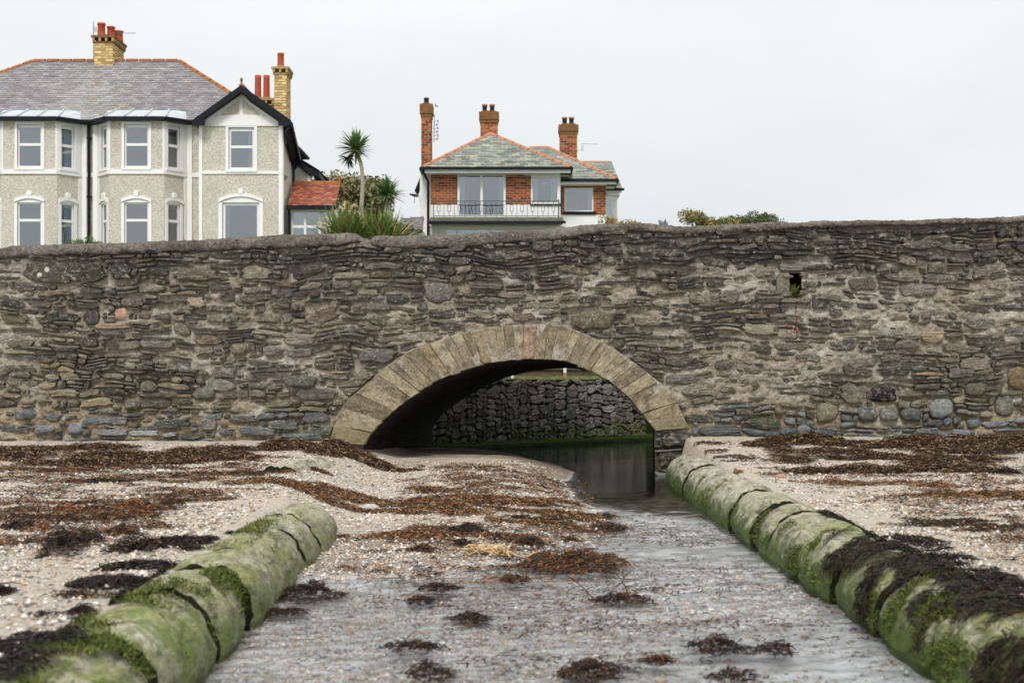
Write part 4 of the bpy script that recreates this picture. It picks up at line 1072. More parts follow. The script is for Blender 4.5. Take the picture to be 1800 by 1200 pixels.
CL = [
 (115, 968, 78, 46, (DK, DK, BR), 'tall dark mound of seaweed on the sand at far left', 0.19),
 (34, 926, 66, 20, (DK, DK, BR), 'black low seaweed heap at the left edge, behind the tall mound', 0.07),
 (240, 966, 112, 26, (DK, DK, BR), 'long dark seaweed bank between the tall mound and the left pipe', 0.11),
 (160, 950, 50, 24, (DK, BR), 'dark seaweed lump just behind the tall mound', 0.09),
 (218, 936, 66, 16, (BR, DK, RU), 'brown seaweed streak behind the long dark bank', 0.05),
 (72, 930, 40, 14, (OR, RU, OR), 'small orange seaweed patch beside the black heap at left', 0.05),
 (237, 892, 92, 14, (OR, OR, RU, BR), 'bright orange seaweed strip on the pale shingle at left', 0.06),
 (306, 886, 46, 15, (BR, RU), 'small brown seaweed hummock right of the bright orange strip', 0.08),
 (128, 899, 66, 9, (OR, OR, RU), 'thin orange seaweed line left of the bright orange strip', 0.025),
 (142, 1047, 112, 13, (DK, BR, TA), 'dark narrow seaweed strip on bare sand at lower left', 0.04),
 (148, 1073, 46, 11, (DK, BR), 'small dark seaweed scrap just in front of the narrow strip at lower left', 0.03),
 (8, 1040, 26, 16, (DK, DK), 'black seaweed tuft cut by the left edge of the picture', 0.05),
 (548, 1046, 108, 30, (DK, DK, BR), 'black seaweed heap against the stream side of the left pipe', 0.09),
 (500, 1078, 90, 16, (DK, BR, RU), 'flat dark seaweed in the water below the black heap by the left pipe', 0.03),
 (180, 848, 132, 9, (DK, BR, RU), 'long thin brown seaweed line on the upper sand at left', 0.035),
 (82, 830, 36, 9, (BR, RU), 'small brown seaweed scrap alone on the upper sand at far left', 0.03),
 (316, 838, 40, 8, (DK, BR), 'small dark seaweed scrap on the upper sand below the wrack', 0.03),
 (432, 835, 84, 12, (BR, RU, DK), 'rusty seaweed strip on the upper sand left of the buried hump', 0.035),
 (563, 830, 54, 7, (RU, BR, OR), 'rusty seaweed lying across the buried concrete hump', 0.03),
 (820, 936, 88, 24, (DK, DK, BR), 'dark ragged seaweed heap in the middle of the shingle', 0.08),
 (815, 960, 44, 14, (DK, DK), 'small black seaweed lump in front of the ragged middle heap', 0.05),
 (936, 957, 56, 18, (DK, BR), 'dark seaweed heap right of the pale stranded kelp', 0.06),
 (742, 966, 62, 12, (BR, RU, DK), 'brown seaweed strip left of the pale stranded kelp', 0.03),
 (977, 917, 32, 8, (DK, DK), 'small black seaweed scrap on the shingle below the arch crown', 0.04),
 (921, 911, 44, 5, (DK, BR), 'thin dark seaweed line left of the small black scrap', 0.02),
 (1065, 908, 48, 9, (DK, DK), 'black seaweed strip at the stream edge, upper of two', 0.035),
 (1074, 930, 74, 20, (BR, BR, RU), 'reddish brown seaweed at the stream edge, lower of two', 0.05),
 (1004, 951, 36, 6, (RU, BR), 'thin rusty seaweed line right of the dark heap by the kelp', 0.02),
 (1010, 992, 176, 52, (DK, BR, RU, OR, BR), 'largest amber and brown seaweed pile at the edge of the water', 0.12),
 (905, 1020, 60, 16, (BR, RU, DK), 'reddish seaweed trailing left from the largest amber pile', 0.035),
 (776, 1035, 82, 15, (DK, BR), 'dark seaweed streak in the shallows left of the largest amber pile', 0.04),
 (745, 1058, 64, 12, (DK, DK), 'black seaweed streak in the shallows, below the first dark streak', 0.035),
 (834, 1089, 92, 18, (DK, BR), 'dark brown seaweed hump in the middle of the shallow stream', 0.045),
 (731, 1139, 126, 16, (BR, DK), 'long narrow seaweed bar in the lower left of the stream', 0.045),
 (757, 1190, 98, 20, (DK, BR), 'dark seaweed heap at the bottom edge of the stream, left of centre', 0.07),
 (1043, 1184, 150, 32, (DK, BR, BR), 'broad brown seaweed heap at the bottom edge of the stream, centre', 0.08),
 (1268, 1142, 112, 28, (DK, BR), 'dark humped seaweed in the stream at lower right', 0.08),
 (1368, 1146, 82, 20, (BR, DK), 'brown seaweed tuft right of the humped seaweed at lower right', 0.05),
 (1160, 1163, 58, 14, (BR, RU), 'small rusty seaweed tuft between the two largest heaps at the bottom', 0.04),
 (1290, 1192, 110, 14, (DK, BR), 'black seaweed strip at the bottom edge below the humped seaweed', 0.05),
 (1095, 1056, 130, 16, (DK, BR, RU), 'dark seaweed strip with upright twigs in the right of the stream', 0.05),
 (1440, 914, 60, 10, (BR, RU), 'reddish seaweed strip on the sand right of the pipe collars', 0.03),
 (1700, 1020, 60, 8, (DK, DK), 'thin black seaweed line on bare sand at far right', 0.03),
 (1770, 832, 60, 12, (DK, DK, BR), 'black seaweed lump at the right edge under the wall wrack', 0.06),
 (1290, 838, 36, 10, (OR, OR, TA), 'small orange seaweed lump beside the right pipe under the wrack', 0.05),
 (1650, 856, 90, 14, (OR, RU, TA), 'orange seaweed ridge on the pale sand right of the pipe', 0.06),
]
for c in CL:
    clump(c[0], c[1], c[2], c[3], c[4], c[5], c[6])
# pale stranded kelp with its stalk
x, y = ground_at(848, 974)
b = MB(); rk = random.Random(3)
for k in range(34):
    a = rk.uniform(-0.25, 0.15); s0 = Vector((x + rk.uniform(-.17, .12), y + rk.uniform(-.07, .07), 0))
    pts = []
    for j in range(5):
        q = s0 + Vector((math.cos(a), math.sin(a), 0)) * j * 0.045; a += rk.uniform(-.4, .4)
        pts.append((q.x, q.y, float(beach_h(q.x, q.y)) + 0.012 + rk.uniform(0, .05)))
    b.t = rk.choice([(.50,.36,.20), (.42,.28,.14), (.55,.43,.27)]); b.tube(pts, [0.004, .009, .011, .008, .003], 5)
b.t = (.48, .32, .17)
pts = []
for j in range(12):
    q = (x + 0.14 + j * 0.035, y - 0.02 - 0.05 * math.sin(j * 0.5)); pts.append((q[0], q[1], float(beach_h(*q)) + 0.02 + 0.015 * math.sin(j)))
b.tube(pts, 0.008, 6)
tag(b.build('stranded_kelp', M['bark'], None, True), 'pale straw coloured stranded kelp with a long stalk on the shingle', 'kelp')
# two twigs standing in the weed of the stream
tw = [((1110, 1053), (-0.10, 0.0, 0.17)), ((1048, 1052), (-0.20, 0.0, 0.16))]
for (px, py), d in tw:
    x, y = ground_at(px, py); z = 0.0
    b = MB(); b.t = (.09, .04, .025); b.tube([(x, y, z - 0.02), (x + d[0] * 0.5 + 0.01, y, z + d[2] * 0.5), (x + d[0], y, z + d[2])], [.005, .004, .003], 6)
    b.tube([(x + d[0] * 0.6, y, z + d[2] * 0.6), (x + d[0] * 0.6 + 0.03, y, z + d[2] * 0.95)], [.003, .002], 5)
    tag(b.build('twig', M['bark']), 'thin brown twig standing in the stream weed, %s of two' % ('right' if px > 1080 else 'left'), 'twig', 'twigs standing in the stream')
# pale boulder in the rusty litter
def pebble_thing(px, py, w, col, label, name='stone', cat='stone', sq=0.45):
    x, y = ground_at(px, py); s = w * y / F / 2
    th = np.linspace(0, 2 * PI, 14, endpoint=False); V = []; 
    for k, ph in enumerate(np.linspace(-PI / 2 + .2, PI / 2 - .2, 7)):
        for t in th:
            nn = 1 + 0.35 * (float(vnoise(math.cos(t) * 1.4 + px, math.sin(t) * 1.4, ph, 5)) - .5)
            V.append((x + math.cos(t) * math.cos(ph) * s * nn, y + math.sin(t) * math.cos(ph) * s * nn * 0.8, float(beach_h(x, y)) + (math.sin(ph) + 0.25) * s * sq * nn))
    Fl = [[k * 14 + i, k * 14 + (i + 1) % 14, (k + 1) * 14 + (i + 1) % 14, (k + 1) * 14 + i] for k in range(6) for i in range(14)] + [list(range(6 * 14, 7 * 14))]
    o = np_mesh(name, V, Fl, M['pebble'], None, np.tile(np.array(col), (len(V), 1)))
    return tag(o, label, cat)
pebble_thing(650, 895, 30, (.42, .39, .36), 'pale flat stone lying in the rusty seaweed litter')
pebble_thing(1128, 1040, 20, (.05, .055, .06), 'small dark wet stone in the stream near the twigs')
pebble_thing(1372, 838, 22, (.40, .20, .12), 'orange brown stone beside the right pipe below the wrack')
pebble_thing(735, 1004, 24, (.10, .095, .10), 'dark grey stone on the shingle above the shallows')
pebble_thing(716, 1000, 20, (.30, .20, .16), 'pinkish stone left of the dark grey shingle stone')
pebble_thing(595, 1040, 20, (.38, .16, .11), 'red brick fragment on the shingle by the left pipe')

# weed draped on the pipes
def pipe_map(xa, za, R):
    def f(a, b, h):           # a = arc length from the crown (positive to +x), b = y
        t = PI / 2 - a / R
        return np.stack([xa + (R + h + 0.012) * np.cos(t), b, za + (R + h + 0.012) * np.sin(t)], 1)
    return f
def drape(label, xa, areas, seed, cols, dens):
    parts = []; base = 0
    for (a0, a1, y0, y1, k) in areas:
        n = int((a1 - a0) * (y1 - y0) * dens * k)
        def pos(r, n, q=(a0, a1, y0, y1)):
            a = r.uniform(q[0], q[1], n * 3); y = r.uniform(q[2], q[3], n * 3)
            f = fbm(a * 3.0, y * 3.4, 0, seed, 3) - 0.16 * np.clip(1 - np.minimum(y - q[2], q[3] - y) / 0.5, 0, 1) - 0.12 * np.clip(1 - np.minimum(a - q[0], q[1] - a) / 0.1, 0, 1)
            keep = np.argsort(-(f + r.uniform(-.04, .04, len(f))))[:n]
            return a[keep], y[keep], np.full(n, 0.7)
        V, q, c = ribbons(n, seed * 31 + len(parts), pos, pipe_map(xa, PZ, PR), (0.05, 0.16), (0.002, 0.006), 0.018, cols, PI if (a0 + a1) < 0 else 0.0, 0.7)
        parts.append((V, q + base, c)); base += len(V)
    o = np_mesh('draped_weed', np.vstack([p[0] for p in parts]), np.vstack([p[1] for p in parts]), M['weed'], None, np.vstack([p[2] for p in parts]))
    o['kind'] = 'stuff'; return o
GDK = (.022, .028, .009)
G1, G2, G3 = (.06, .085, .014), (.11, .135, .022), (.19, .20, .05)
def fuzz(xa, areas, seed, dens):
    parts = []; base = 0
    for (a0, a1, y0, y1, k) in areas:
        n = int((a1 - a0) * (y1 - y0) * dens * k)
        def pos(r, n, q=(a0, a1, y0, y1)):
            a = r.uniform(q[0], q[1], n * 4); y = r.uniform(q[2], q[3], n * 4)
            f = fbm(a * 5.0, y * 4.2, 0, seed, 4) + 0.10 * (q[3] - y) / (q[3] - q[2]); keep = np.argsort(-(f + r.uniform(-.05, .05, len(f))))[:n]
            return a[keep], y[keep], np.full(n, 0.5)
        V, q, c = ribbons(n, seed * 17 + len(parts), pos, pipe_map(xa, PZ, PR - 0.012), (0.010, 0.032), (0.0015, 0.0035), 0.009, (G1, G2, G3, GDK, G1), None, PI, 3)
        c = c * 1.1
        parts.append((V, q + base, c)); base += len(V)
    o = np_mesh('moss', np.vstack([p[0] for p in parts]), np.vstack([p[1] for p in parts]), M['weed'], None, np.vstack([p[2] for p in parts])); o['kind'] = 'stuff'
fuzz(PXR, [(-0.46, -0.16, 5.0, 18.0, .35), (-0.3, 0.3, 4.6, 9.5, .5), (-0.44, -.1, 4.8, 10.0, .8)], 7, 8500)
fuzz(PXL, [(-0.3, 0.2, 4.4, 8.4, .55), (0.05, 0.4, 4.6, 8.0, .35), (-0.25, 0.1, 8.4, 11.0, .25)], 9, 8500)
drape('r', PXR, [(0.02, 0.34, 5.0, 10.9, 1.0), (-0.30, 0.12, 4.6, 9.9, 0.40), (-0.44, -0.1, 4.6, 8.2, 0.28)], 3, (DK, DK, BR, GDK), 4200)
drape('l', PXL, [(-0.36, -0.14, 4.0, 9.8, 0.8), (-0.3, 0.10, 4.0, 6.6, 0.30)], 5, (DK, DK, GDK), 4200)
# dark weed gathered on the sand behind each pipe
wrack('seaweed_wrack', [(-2.35, 4.6, -1.95, 9.6, 1.0), (-3.0, 5.4, -2.1, 6.8, 0.9)], 1500, (DK, DK, DK, BR), 0.05, 18)
wrack('seaweed_wrack', [(2.42, 5.0, 2.85, 10.4, 0.9)], 1100, (DK, DK, BR), 0.04, 20)
wrack('seaweed_wrack', [(2.35, 15.3, 2.9, 18.6, 0.5)], 500, (DK, BR, RU), 0.03, 22)

# ------------------------------------------------------------------ shingle
rp = np.random.RandomState(77); n = 150000
d = 5.0 + 14.0 * rp.uniform(0, 1, n) ** 1.25; x = rp.uniform(-0.385, 0.385, n) * d
f = fbm(x * 0.8, d * 1.1, 0, 61, 3) + 0.25 * np.exp(-((x + 1.0) / 1.6) ** 2)
keep = f + rp.uniform(-0.2, 0.2, n) > 0.47
x, d = x[keep], d[keep]; n = len(x)
z = beach_h(x, d); ok = (z > -0.12) & (np.abs(x - PXR) > 0.25) & ((np.abs(x - PXL) > 0.25) | (d > 12.3)) & ~((d > 15) & (x > 0.9) & (x < 2.3))
x, d, z = x[ok], d[ok], z[ok]; n = len(x)
s = (0.005 + 0.016 * rp.uniform(0, 1, n) ** 2.6) * (1 + 0.6 * (rp.uniform(0, 1, n) > 0.985))
oct_v = np.array([[1, 0, 0], [0, 1, 0], [-1, 0, 0], [0, -1, 0], [0, 0, .6], [0, 0, -.5]], float)
oct_f = np.array([[0, 1, 4], [1, 2, 4], [2, 3, 4], [3, 0, 4], [1, 0, 5], [2, 1, 5], [3, 2, 5], [0, 3, 5]])
ang = rp.uniform(0, 2 * PI, n); asp = rp.uniform(0.55, 1.0, n)
ov = oct_v[None] * (1 + rp.uniform(-.3, .3, (n, 6, 1)))
vx = (ov[:, :, 0] * np.cos(ang)[:, None] - ov[:, :, 1] * asp[:, None] * np.sin(ang)[:, None]) * s[:, None]
vy = (ov[:, :, 0] * np.sin(ang)[:, None] + ov[:, :, 1] * asp[:, None] * np.cos(ang)[:, None]) * s[:, None]
V = np.stack([x[:, None] + vx, d[:, None] + vy, (z + s * 0.25)[:, None] + ov[:, :, 2] * s[:, None]], 2).reshape(-1, 3)
Fq = (np.arange(n) * 6)[:, None, None] + oct_f[None]
pc = np.array([(.80,.78,.74), (.66,.56,.47), (.52,.41,.32), (.36,.34,.32), (.15,.145,.15), (.50,.33,.21), (.76,.71,.64), (.26,.20,.16), (.62,.52,.46), (.42,.36,.31)])[rp.randint(0, 10, n)]
np_mesh('shingle', V, Fq.reshape(-1, 3), M['pebble'], None, np.repeat(pc, 6, 0), kind='stuff')
print('pebbles', n)

# ------------------------------------------------------------------ house helpers
def frame_from(x0, y0, x1, y1, z=0.0):
    """local frame: x along the face (left to right as seen from the beach), y into the house, z up"""
    u = Vector((x1 - x0, y1 - y0, 0)).normalized(); n = Vector((-u.y, u.x, 0))
    return Matrix(((u.x, n.x, 0, x0), (u.y, n.y, 0, y0), (0, 0, 1, z), (0, 0, 0, 1))), math.hypot(x1 - x0, y1 - y0)
def panel(b, u0, u1, z0, z1, ops, reveal=0.12, y=0.0):
    """a face with rectangular openings (u0, u1, z0, z1) and their reveals"""
    us = sorted({u0, u1, *[v for o in ops for v in o[:2]]}); zs = sorted({z0, z1, *[v for o in ops for v in o[2:]]})
    us = [u for u in us if u0 <= u <= u1]; zs = [z for z in zs if z0 <= z <= z1]
    for i in range(len(us) - 1):
        for j in range(len(zs) - 1):
            c, d = (us[i] + us[i + 1]) / 2, (zs[j] + zs[j + 1]) / 2
            if any(o[0] < c < o[1] and o[2] < d < o[3] for o in ops): continue
            b.face([(us[i], y, zs[j]), (us[i + 1], y, zs[j]), (us[i + 1], y, zs[j + 1]), (us[i], y, zs[j + 1])])
    for o in ops:
        a, e, f, g = o
        for q in ([(a, f), (a, g)], [(a, g), (e, g)], [(e, g), (e, f)], [(e, f), (a, f)]):
            b.face([(q[0][0], y, q[0][1]), (q[1][0], y, q[1][1]), (q[1][0], y + reveal, q[1][1]), (q[0][0], y + reveal, q[0][1])])
def curtain(Mx, u0, u1, z0, z1, mat, parent, y=0.22, seed=0):
    b = MB(Mx); n = max(int((u1 - u0) / 0.035), 6); prev = None
    pts = [(u0 + (u1 - u0) * k / n, y + 0.025 * math.sin(k * 1.9 + seed)) for k in range(n + 1)]
    for k in range(n):
        p, q = pts[k], pts[k + 1]
        b.face([(p[0], p[1], z0), (q[0], q[1], z0), (q[0], q[1], z1), (p[0], p[1], z1)])
    return b.build('curtain', mat, parent)
def window(house, Mx, u0, u1, z0, z1, fw=0.07, split=None, mull=(), deep=0.08, curt=(), cmat='net', surround=0.0, hood=False, sill=True, arch=0.0):
    """white framed window, part of a house, with panes, sill, curtains and hood of its own"""
    b = MB(Mx)
    y0, y1 = deep - 0.03, deep + 0.04
    b.box(u0, u0 + fw, y0, y1, z0, z1); b.box(u1 - fw, u1, y0, y1, z0, z1)
    b.box(u0 + fw, u1 - fw, y0, y1, z1 - fw - arch, z1); b.box(u0 + fw, u1 - fw, y0, y1, z0, z0 + fw)
    cuts_u = [u0 + fw, *mull, u1 - fw]
    for m in mull: b.box(m - fw * 0.55, m + fw * 0.55, y0 - 0.002, y1 + 0.002, z0 + fw, z1 - fw - arch)
    if split is not None: b.box(u0 + fw, u1 - fw, y0 - 0.012, y1 - 0.004, split - 0.045, split + 0.045)
    if surround:
        s = surround
        b.box(u0 - s, u0, -0.035, 0.05, z0, z1 + (0 if hood else s)); b.box(u1, u1 + s, -0.035, 0.05, z0, z1 + (0 if hood else s))
        if not hood: b.box(u0, u1, -0.033, 0.05, z1, z1 + s)
    w = b.build('window', M['white'], house)
    zs = [z0 + fw, split, z1 - fw - arch] if split is not None else [z0 + fw, z1 - fw - arch]
    for j in range(len(zs) - 1):
        for i in range(len(cuts_u) - 1):
            p = MB(Mx); p.box(cuts_u[i], cuts_u[i + 1], deep + 0.0, deep + 0.008, zs[j], zs[j + 1]); p.build('pane', M['glass'], w)
    if sill:
        s = MB(Mx); s.box(u0 - surround, u1 + surround, -0.075, 0.05, z0 - 0.09, z0 - 0.004); s.build('sill', M['white'], w)
    if hood:
        h = MB(Mx); c = (u0 + u1) / 2; hw = (u1 - u0) / 2 + surround; rise = hw * 0.26; k = 8
        for i in range(k):
            a, e = -1 + 2 * i / k, -1 + 2 * (i + 1) / k
            za, ze = z1 + rise * (1 - a * a), z1 + rise * (1 - e * e)
            h.prism([(c + a * hw, za), (c + e * hw, ze), (c + e * hw, ze + 0.11), (c + a * hw, za + 0.11)], -0.07, 0.02)
            h.prism([(c + a * hw * .93, z1 - 0.001), (c + e * hw * .93, z1 - 0.001), (c + e * hw * .93, ze + 0.001), (c + a * hw * .93, za + 0.001)], -0.02, 0.05)
        h.build('hood', M['white'], w)
        h = MB(Mx); h.prism([(c - .06, z1 + rise + .09), (c + .06, z1 + rise + .09), (c + .09, z1 + rise + .20), (c + .05, z1 + rise + .27), (c - .05, z1 + rise + .27), (c - .09, z1 + rise + .20)], -0.085, 0.02)
        h.build('keystone', M['white'], w)
    for (ca, cb) in curt:
        curtain(Mx, u0 + (u1 - u0) * ca, u0 + (u1 - u0) * cb, z0 + 0.03, z1 - 0.03, M[cmat], w, seed=rng.random() * 6)
    return w
def poly_in(p, poly):
    x, y = p; r = False; n = len(poly)
    for i in range(n):
        (x1, y1), (x2, y2) = poly[i], poly[(i + 1) % n]
        if (y1 > y) != (y2 > y) and x < (x2 - x1) * (y - y1) / (y2 - y1 + 1e-12) + x1: r = not r
    return r
def slates(face, parent, row, wid, cols, seed, mat='slate', name='slates', stain=None):
    """overlapping slates laid in bond on a roof face (3D polygon)"""
    P = [Vector(p) for p in face]; n = (P[1] - P[0]).cross(P[2] - P[0]).normalized()
    if n.z < 0: n = -n
    u = Vector((0, 0, 1)).cross(n).normalized(); v = n.cross(u)
    if v.z < 0: v = -v; u = -u
    o = P[0]; Q = [((p - o).dot(u), (p - o).dot(v)) for p in P]
    b = MB(); r = random.Random(seed)
    v0, v1 = min(q[1] for q in Q), max(q[1] for q in Q); j = 0; vv = v0
    while vv < v1:
        ins = []
        for k in range(len(Q)):
            (x1, y1), (x2, y2) = Q[k], Q[(k + 1) % len(Q)]; m = vv + row * 0.45
            if (y1 > m) != (y2 > m): ins.append(x1 + (x2 - x1) * (m - y1) / (y2 - y1))
        if len(ins) >= 2:
            a, e = min(ins), max(ins); s = a - (wid / 2 if j % 2 else 0)
            s = math.floor((a) / wid) * wid - (wid / 2 if j % 2 else 0)
            while s < e:
                x0, x1 = max(s + 0.004, a), min(s + wid - 0.004, e); s += wid
                if x1 - x0 < 0.03: continue
                lift = 0.022 + r.uniform(-.004, .006); dv = r.uniform(-.012, .012)
                c = r.choice(cols); f = r.uniform(0.8, 1.2)
                if stain: c = stain(o + u * ((x0 + x1) / 2) + v * vv, c, r)
                b.t = tuple(k * f for k in c)
                lo, hi = vv + dv, min(vv + row * 1.12, v1)
                A = [o + u * x + v * y + n * l for x, y, l in ((x0, lo, lift), (x1, lo, lift), (x1, hi, lift * .25), (x0, hi, lift * .25))]
                D = [o + u * x + v * lo - n * 0.003 for x in (x0, x1)]
                b.face(A); b.face([D[0], D[1], A[1], A[0]])
        vv += row; j += 1
    return b.build(name, M[mat], parent, kind='stuff')
def bricks(Mx, u0, u1, z0, z1, parent, cols, mort, ops=(), bw=0.27, bh=0.098, seed=1, back=True):
    """brickwork with recessed joints; the joint colour is the mortar sheet behind"""
    r = random.Random(seed)
    if back:
        m = MB(Mx); panel(m, u0, u1, z0, z1, [o for o in ops]); w = m.build('joints', M[mort], parent)
    b = MB(Mx); z = z0; j = 0
    while z < z1 - 0.02:
        u = u0 - (bw / 2 if j % 2 else 0); zt = min(z + bh - 0.022, z1)
        while u < u1:
            a, e = max(u + 0.011, u0), min(u + bw - 0.011, u1); u += bw
            if e - a < 0.02: continue
            segs = [(a, e)]
            for o in ops:
                if zt > o[2] and z < o[3]:
                    segs = [q for s in segs for q in ((s[0], min(s[1], o[0])), (max(s[0], o[1]), s[1])) if q[1] - q[0] > 0.015]
            for s in segs:
                c = r.choice(cols); f = r.uniform(0.75, 1.25); b.t = tuple(k * f for k in c)
                p = -0.012 - r.uniform(0, .004)
                q = [(s[0], p, z), (s[1], p, z), (s[1], p, zt), (s[0], p, zt)]; k = [(x, 0.004, w_) for x, _, w_ in q]
                b.face(q)
                for i in range(4): b.face([q[(i + 1) % 4], q[i], k[i], k[(i + 1) % 4]])
        z += bh; j += 1
    return b.build('bricks', M['brick'], parent, kind='stuff')
def stack(house, x0, x1, y0, y1, z0, z1, cols, mort, seed, name='chimney'):
    b = MB(); b.box(x0, x1, y0, y1, z0, z1); c = b.build(name, M[mort], house)
    for (A, B_) in (((x0, y0), (x1, y0)), ((x1, y0), (x1, y1)), ((x0, y1), (x0, y0))):
        Mx, L_ = frame_from(*A, *B_); bricks(Mx, 0, L_, z0, z1, c, cols, mort, seed=seed, back=False)
    return c
def pot(parent, x, y, z, r, h, mat, flare=1.18, top=None):
    b = MB(); b.tube([(x, y, z), (x, y, z + h * .1), (x, y, z + h * .82), (x, y, z + h * .84), (x, y, z + h)], [r * 1.05, r, r * .9, r * flare * .9, r * flare * .9], 14)
    o = b.build('chimney_pot', M[mat], parent, True)
    if top: 
        b = MB(); b.tube([(x, y, z + h + .002), (x, y, z + h + .07)], [r * flare, r * flare * 1.05], 14); b.build('chimney_pot', M[top], parent, True)
def bar(b, p, q, w, h):
    """a ridge or board of square section between two points"""
    P, Q = Vector(p), Vector(q); d = (Q - P).normalized(); s = d.cross(Vector((0, 0, 1))).normalized(); up = s.cross(d)
    c = [[b.v(X + s * a * w / 2 + up * e * h / 2) for a, e in ((-1, -1), (1, -1), (1, 1), (-1, 1))] for X in (P, Q)]
    b.F += [c[0][::-1], c[1]] + [[c[0][i], c[0][(i + 1) % 4], c[1][(i + 1) % 4], c[1][i]] for i in range(4)]
def ridge(p, q, parent, mat, w=0.26, h=0.10, step=0.45, name='ridge_tile'):
    P, Q = Vector(p), Vector(q); n = max(int((Q - P).length / step), 1)
    for i in range(n):
        b = MB(); a, e = P.lerp(Q, i / n), P.lerp(Q, (i + 1) / n - 0.012)
        d = (e - a).normalized(); s = d.cross(Vector((0, 0, 1))).normalized(); up = s.cross(d)
        sec = [(-w / 2, -h * .8), (-w * .38, 0), (0, h * .45), (w * .38, 0), (w / 2, -h * .8)]
        A = [b.v(a + s * x + up * (y + .004 * (i % 2))) for x, y in sec]; E = [b.v(e + s * x + up * (y + .004 * (i % 2))) for x, y in sec]
        for k in range(4): b.F.append([A[k], A[k + 1], E[k + 1], E[k]])
        b.F.append(A[::-1]); b.F.append(E)
        b.build(name, M[mat], parent)

# ------------------------------------------------------------------ house on the left: rendered pair with bays and a gabled wing
H1 = thing('rendered_house', (-13, 52, 4.2), 'large pebbledashed pair of houses with white bay windows, purple slate roof and black gable edges', 'house')
YB, YF = 48.8, 48.0
ZE = fz(213, 48.0)                   # underside of the eaves
ZB0, ZB1 = fz(306, YF), fz(298, YF)  # string course
GZ = 4.1
wallb = MB(); trim = MB()
def bay(xc):
    hw, HW = 0.93, 1.54
    corners = [(xc - HW, YB), (xc - hw, YF), (xc + hw, YF), (xc + HW, YB)]
    for k in range(3):
        Mx, L_ = frame_from(*corners[k], *corners[k + 1]); wallb.M = Mx; trim.M = Mx
        front = k == 1
        if front: ua, ub, la, lb = L_ / 2 - .41, L_ / 2 + .41, L_ / 2 - .41, L_ / 2 + .41
        elif k == 0: ua, ub = .33, .86; la, lb = ua, ub
        else: ua, ub = L_ - .86, L_ - .33; la, lb = ua, ub
        uz0, uz1 = ZB1 + .07, fz(219, YF); lz0, lz1 = fz(436, YF), fz(356, YF)
        panel(wallb, 0, L_, GZ, ZE, [(ua, ub, uz0, uz1), (la, lb, lz0, lz1)])
        # white frieze, string course and corner strips stand a little proud
        trim.box(0, L_, -.03, 0, fz(219, YF) + (0.12 if not front else .12), ZE - .002)
        trim.box(-.0, L_, -.05, 0, ZB0, ZB1 - .002)
        zup0, zup1 = ZB1, fz(219, YF) + .118
        if front:
            trim.box(0, .05, -.028, 0, zup0, zup1); trim.box(L_ - .05, L_, -.028, 0, zup0, zup1)
        elif k == 0:
            trim.box(0, .30, -.028, 0, zup0, zup1); trim.box(.9, L_, -.028, 0, zup0, zup1); trim.box(0, .16, -.028, 0, GZ, ZB0 - .002)
        else:
            trim.box(L_ - .30, L_, -.028, 0, zup0, zup1); trim.box(0, .06, -.028, 0, zup0, zup1); trim.box(L_ - .16, L_, -.028, 0, GZ, ZB0 - .002)
        cu = [(.05, .2)] if front else ([(.0, .75)] if k == 0 else [(.3, 1.0)])
        window(H1, Mx, ua, ub, uz0, uz1, .055, fz(254, YF), curt=cu if not front else (), cmat='net' if k else 'cream', surround=.09, arch=.05, deep=.07)
        window(H1, Mx, la, lb, lz0, lz1, .055, fz(387, YF), curt=([(.55, .95)] if k == 2 else ([(.1, .9)] if k == 0 else ())), cmat='cream', surround=.10, hood=True, deep=.07)
    wallb.M = trim.M = Matrix.Identity(4)
XC1, XC2 = -16.28, -12.67
bay(XC1); bay(XC2)
WXL, WXR, WY1 = fx(350, 47.6), fx(497, 47.6), 47.6      # gabled wing
for (a, e) in ((-26, XC1 - 1.54), (XC1 + 1.54, XC2 - 1.54), (XC2 + 1.54, WXL)):
    wallb.box(a, e, YB, YB + .1, GZ, ZE)
    trim.box(a, e, YB - .04, YB, ZB0, ZB1); trim.box(a, e, YB - .03, YB, fz(217, YB), ZE)
for a in (XC1 + 1.54, XC2 - 1.54 - .16, XC2 + 1.54): trim.box(a + .002, a + .16, YB - .06, YB - .001, GZ, ZE - .004)
# wing front and sides
zg = fz(215, WY1); gx0 = (WXL + WXR) / 2; zap = fz(168, WY1)
Mx, L_ = frame_from(WXL, WY1, WXR, WY1); wallb.M = Mx; trim.M = Mx
u_of = lambda px: fx(px, WY1) - WXL
uw = (u_of(402), u_of(447), fz(298, WY1), fz(224, WY1)); lw_ = (u_of(391), u_of(456), fz(440, WY1), fz(356, WY1))
panel(wallb, 0, L_, GZ, zg, [uw, lw_]); wallb.face([(0, 0, zg), (L_, 0, zg), (L_ / 2, 0, zap)])
window(H1, Mx, uw[0], uw[1], uw[2], uw[3], .07, fz(258, WY1), curt=[(.72, .95)], surround=.10, arch=.05)
window(H1, Mx, lw_[0], lw_[1], lw_[2], lw_[3], .09, None, curt=[(.05, .16)], surround=.13, hood=True)
t0, t1 = fz(222, WY1), fz(205, WY1)
trim.box(0, L_, -.04, 0, fz(306, WY1), fz(301, WY1)); trim.box(0, .11, -.035, 0, GZ, t0 - .002); trim.box(L_ - .13, L_, -.035, 0, GZ, t0 - .002)
k = 10; tri = lambda u: zg - .03 + (zap - zg) * (1 - abs(u - L_ / 2) / (L_ / 2))
for i in range(k):                                   # curved white tie beam
    a, e = L_ * i / k, L_ * (i + 1) / k
    f = lambda u: min(t0 + .22 + .16 * (1 - ((u - L_ / 2) / (L_ / 2)) ** 2), tri(u) + .03)
    trim.prism([(a, t0), (e, t0), (e, f(e)), (a, f(a))], -.045, 0)
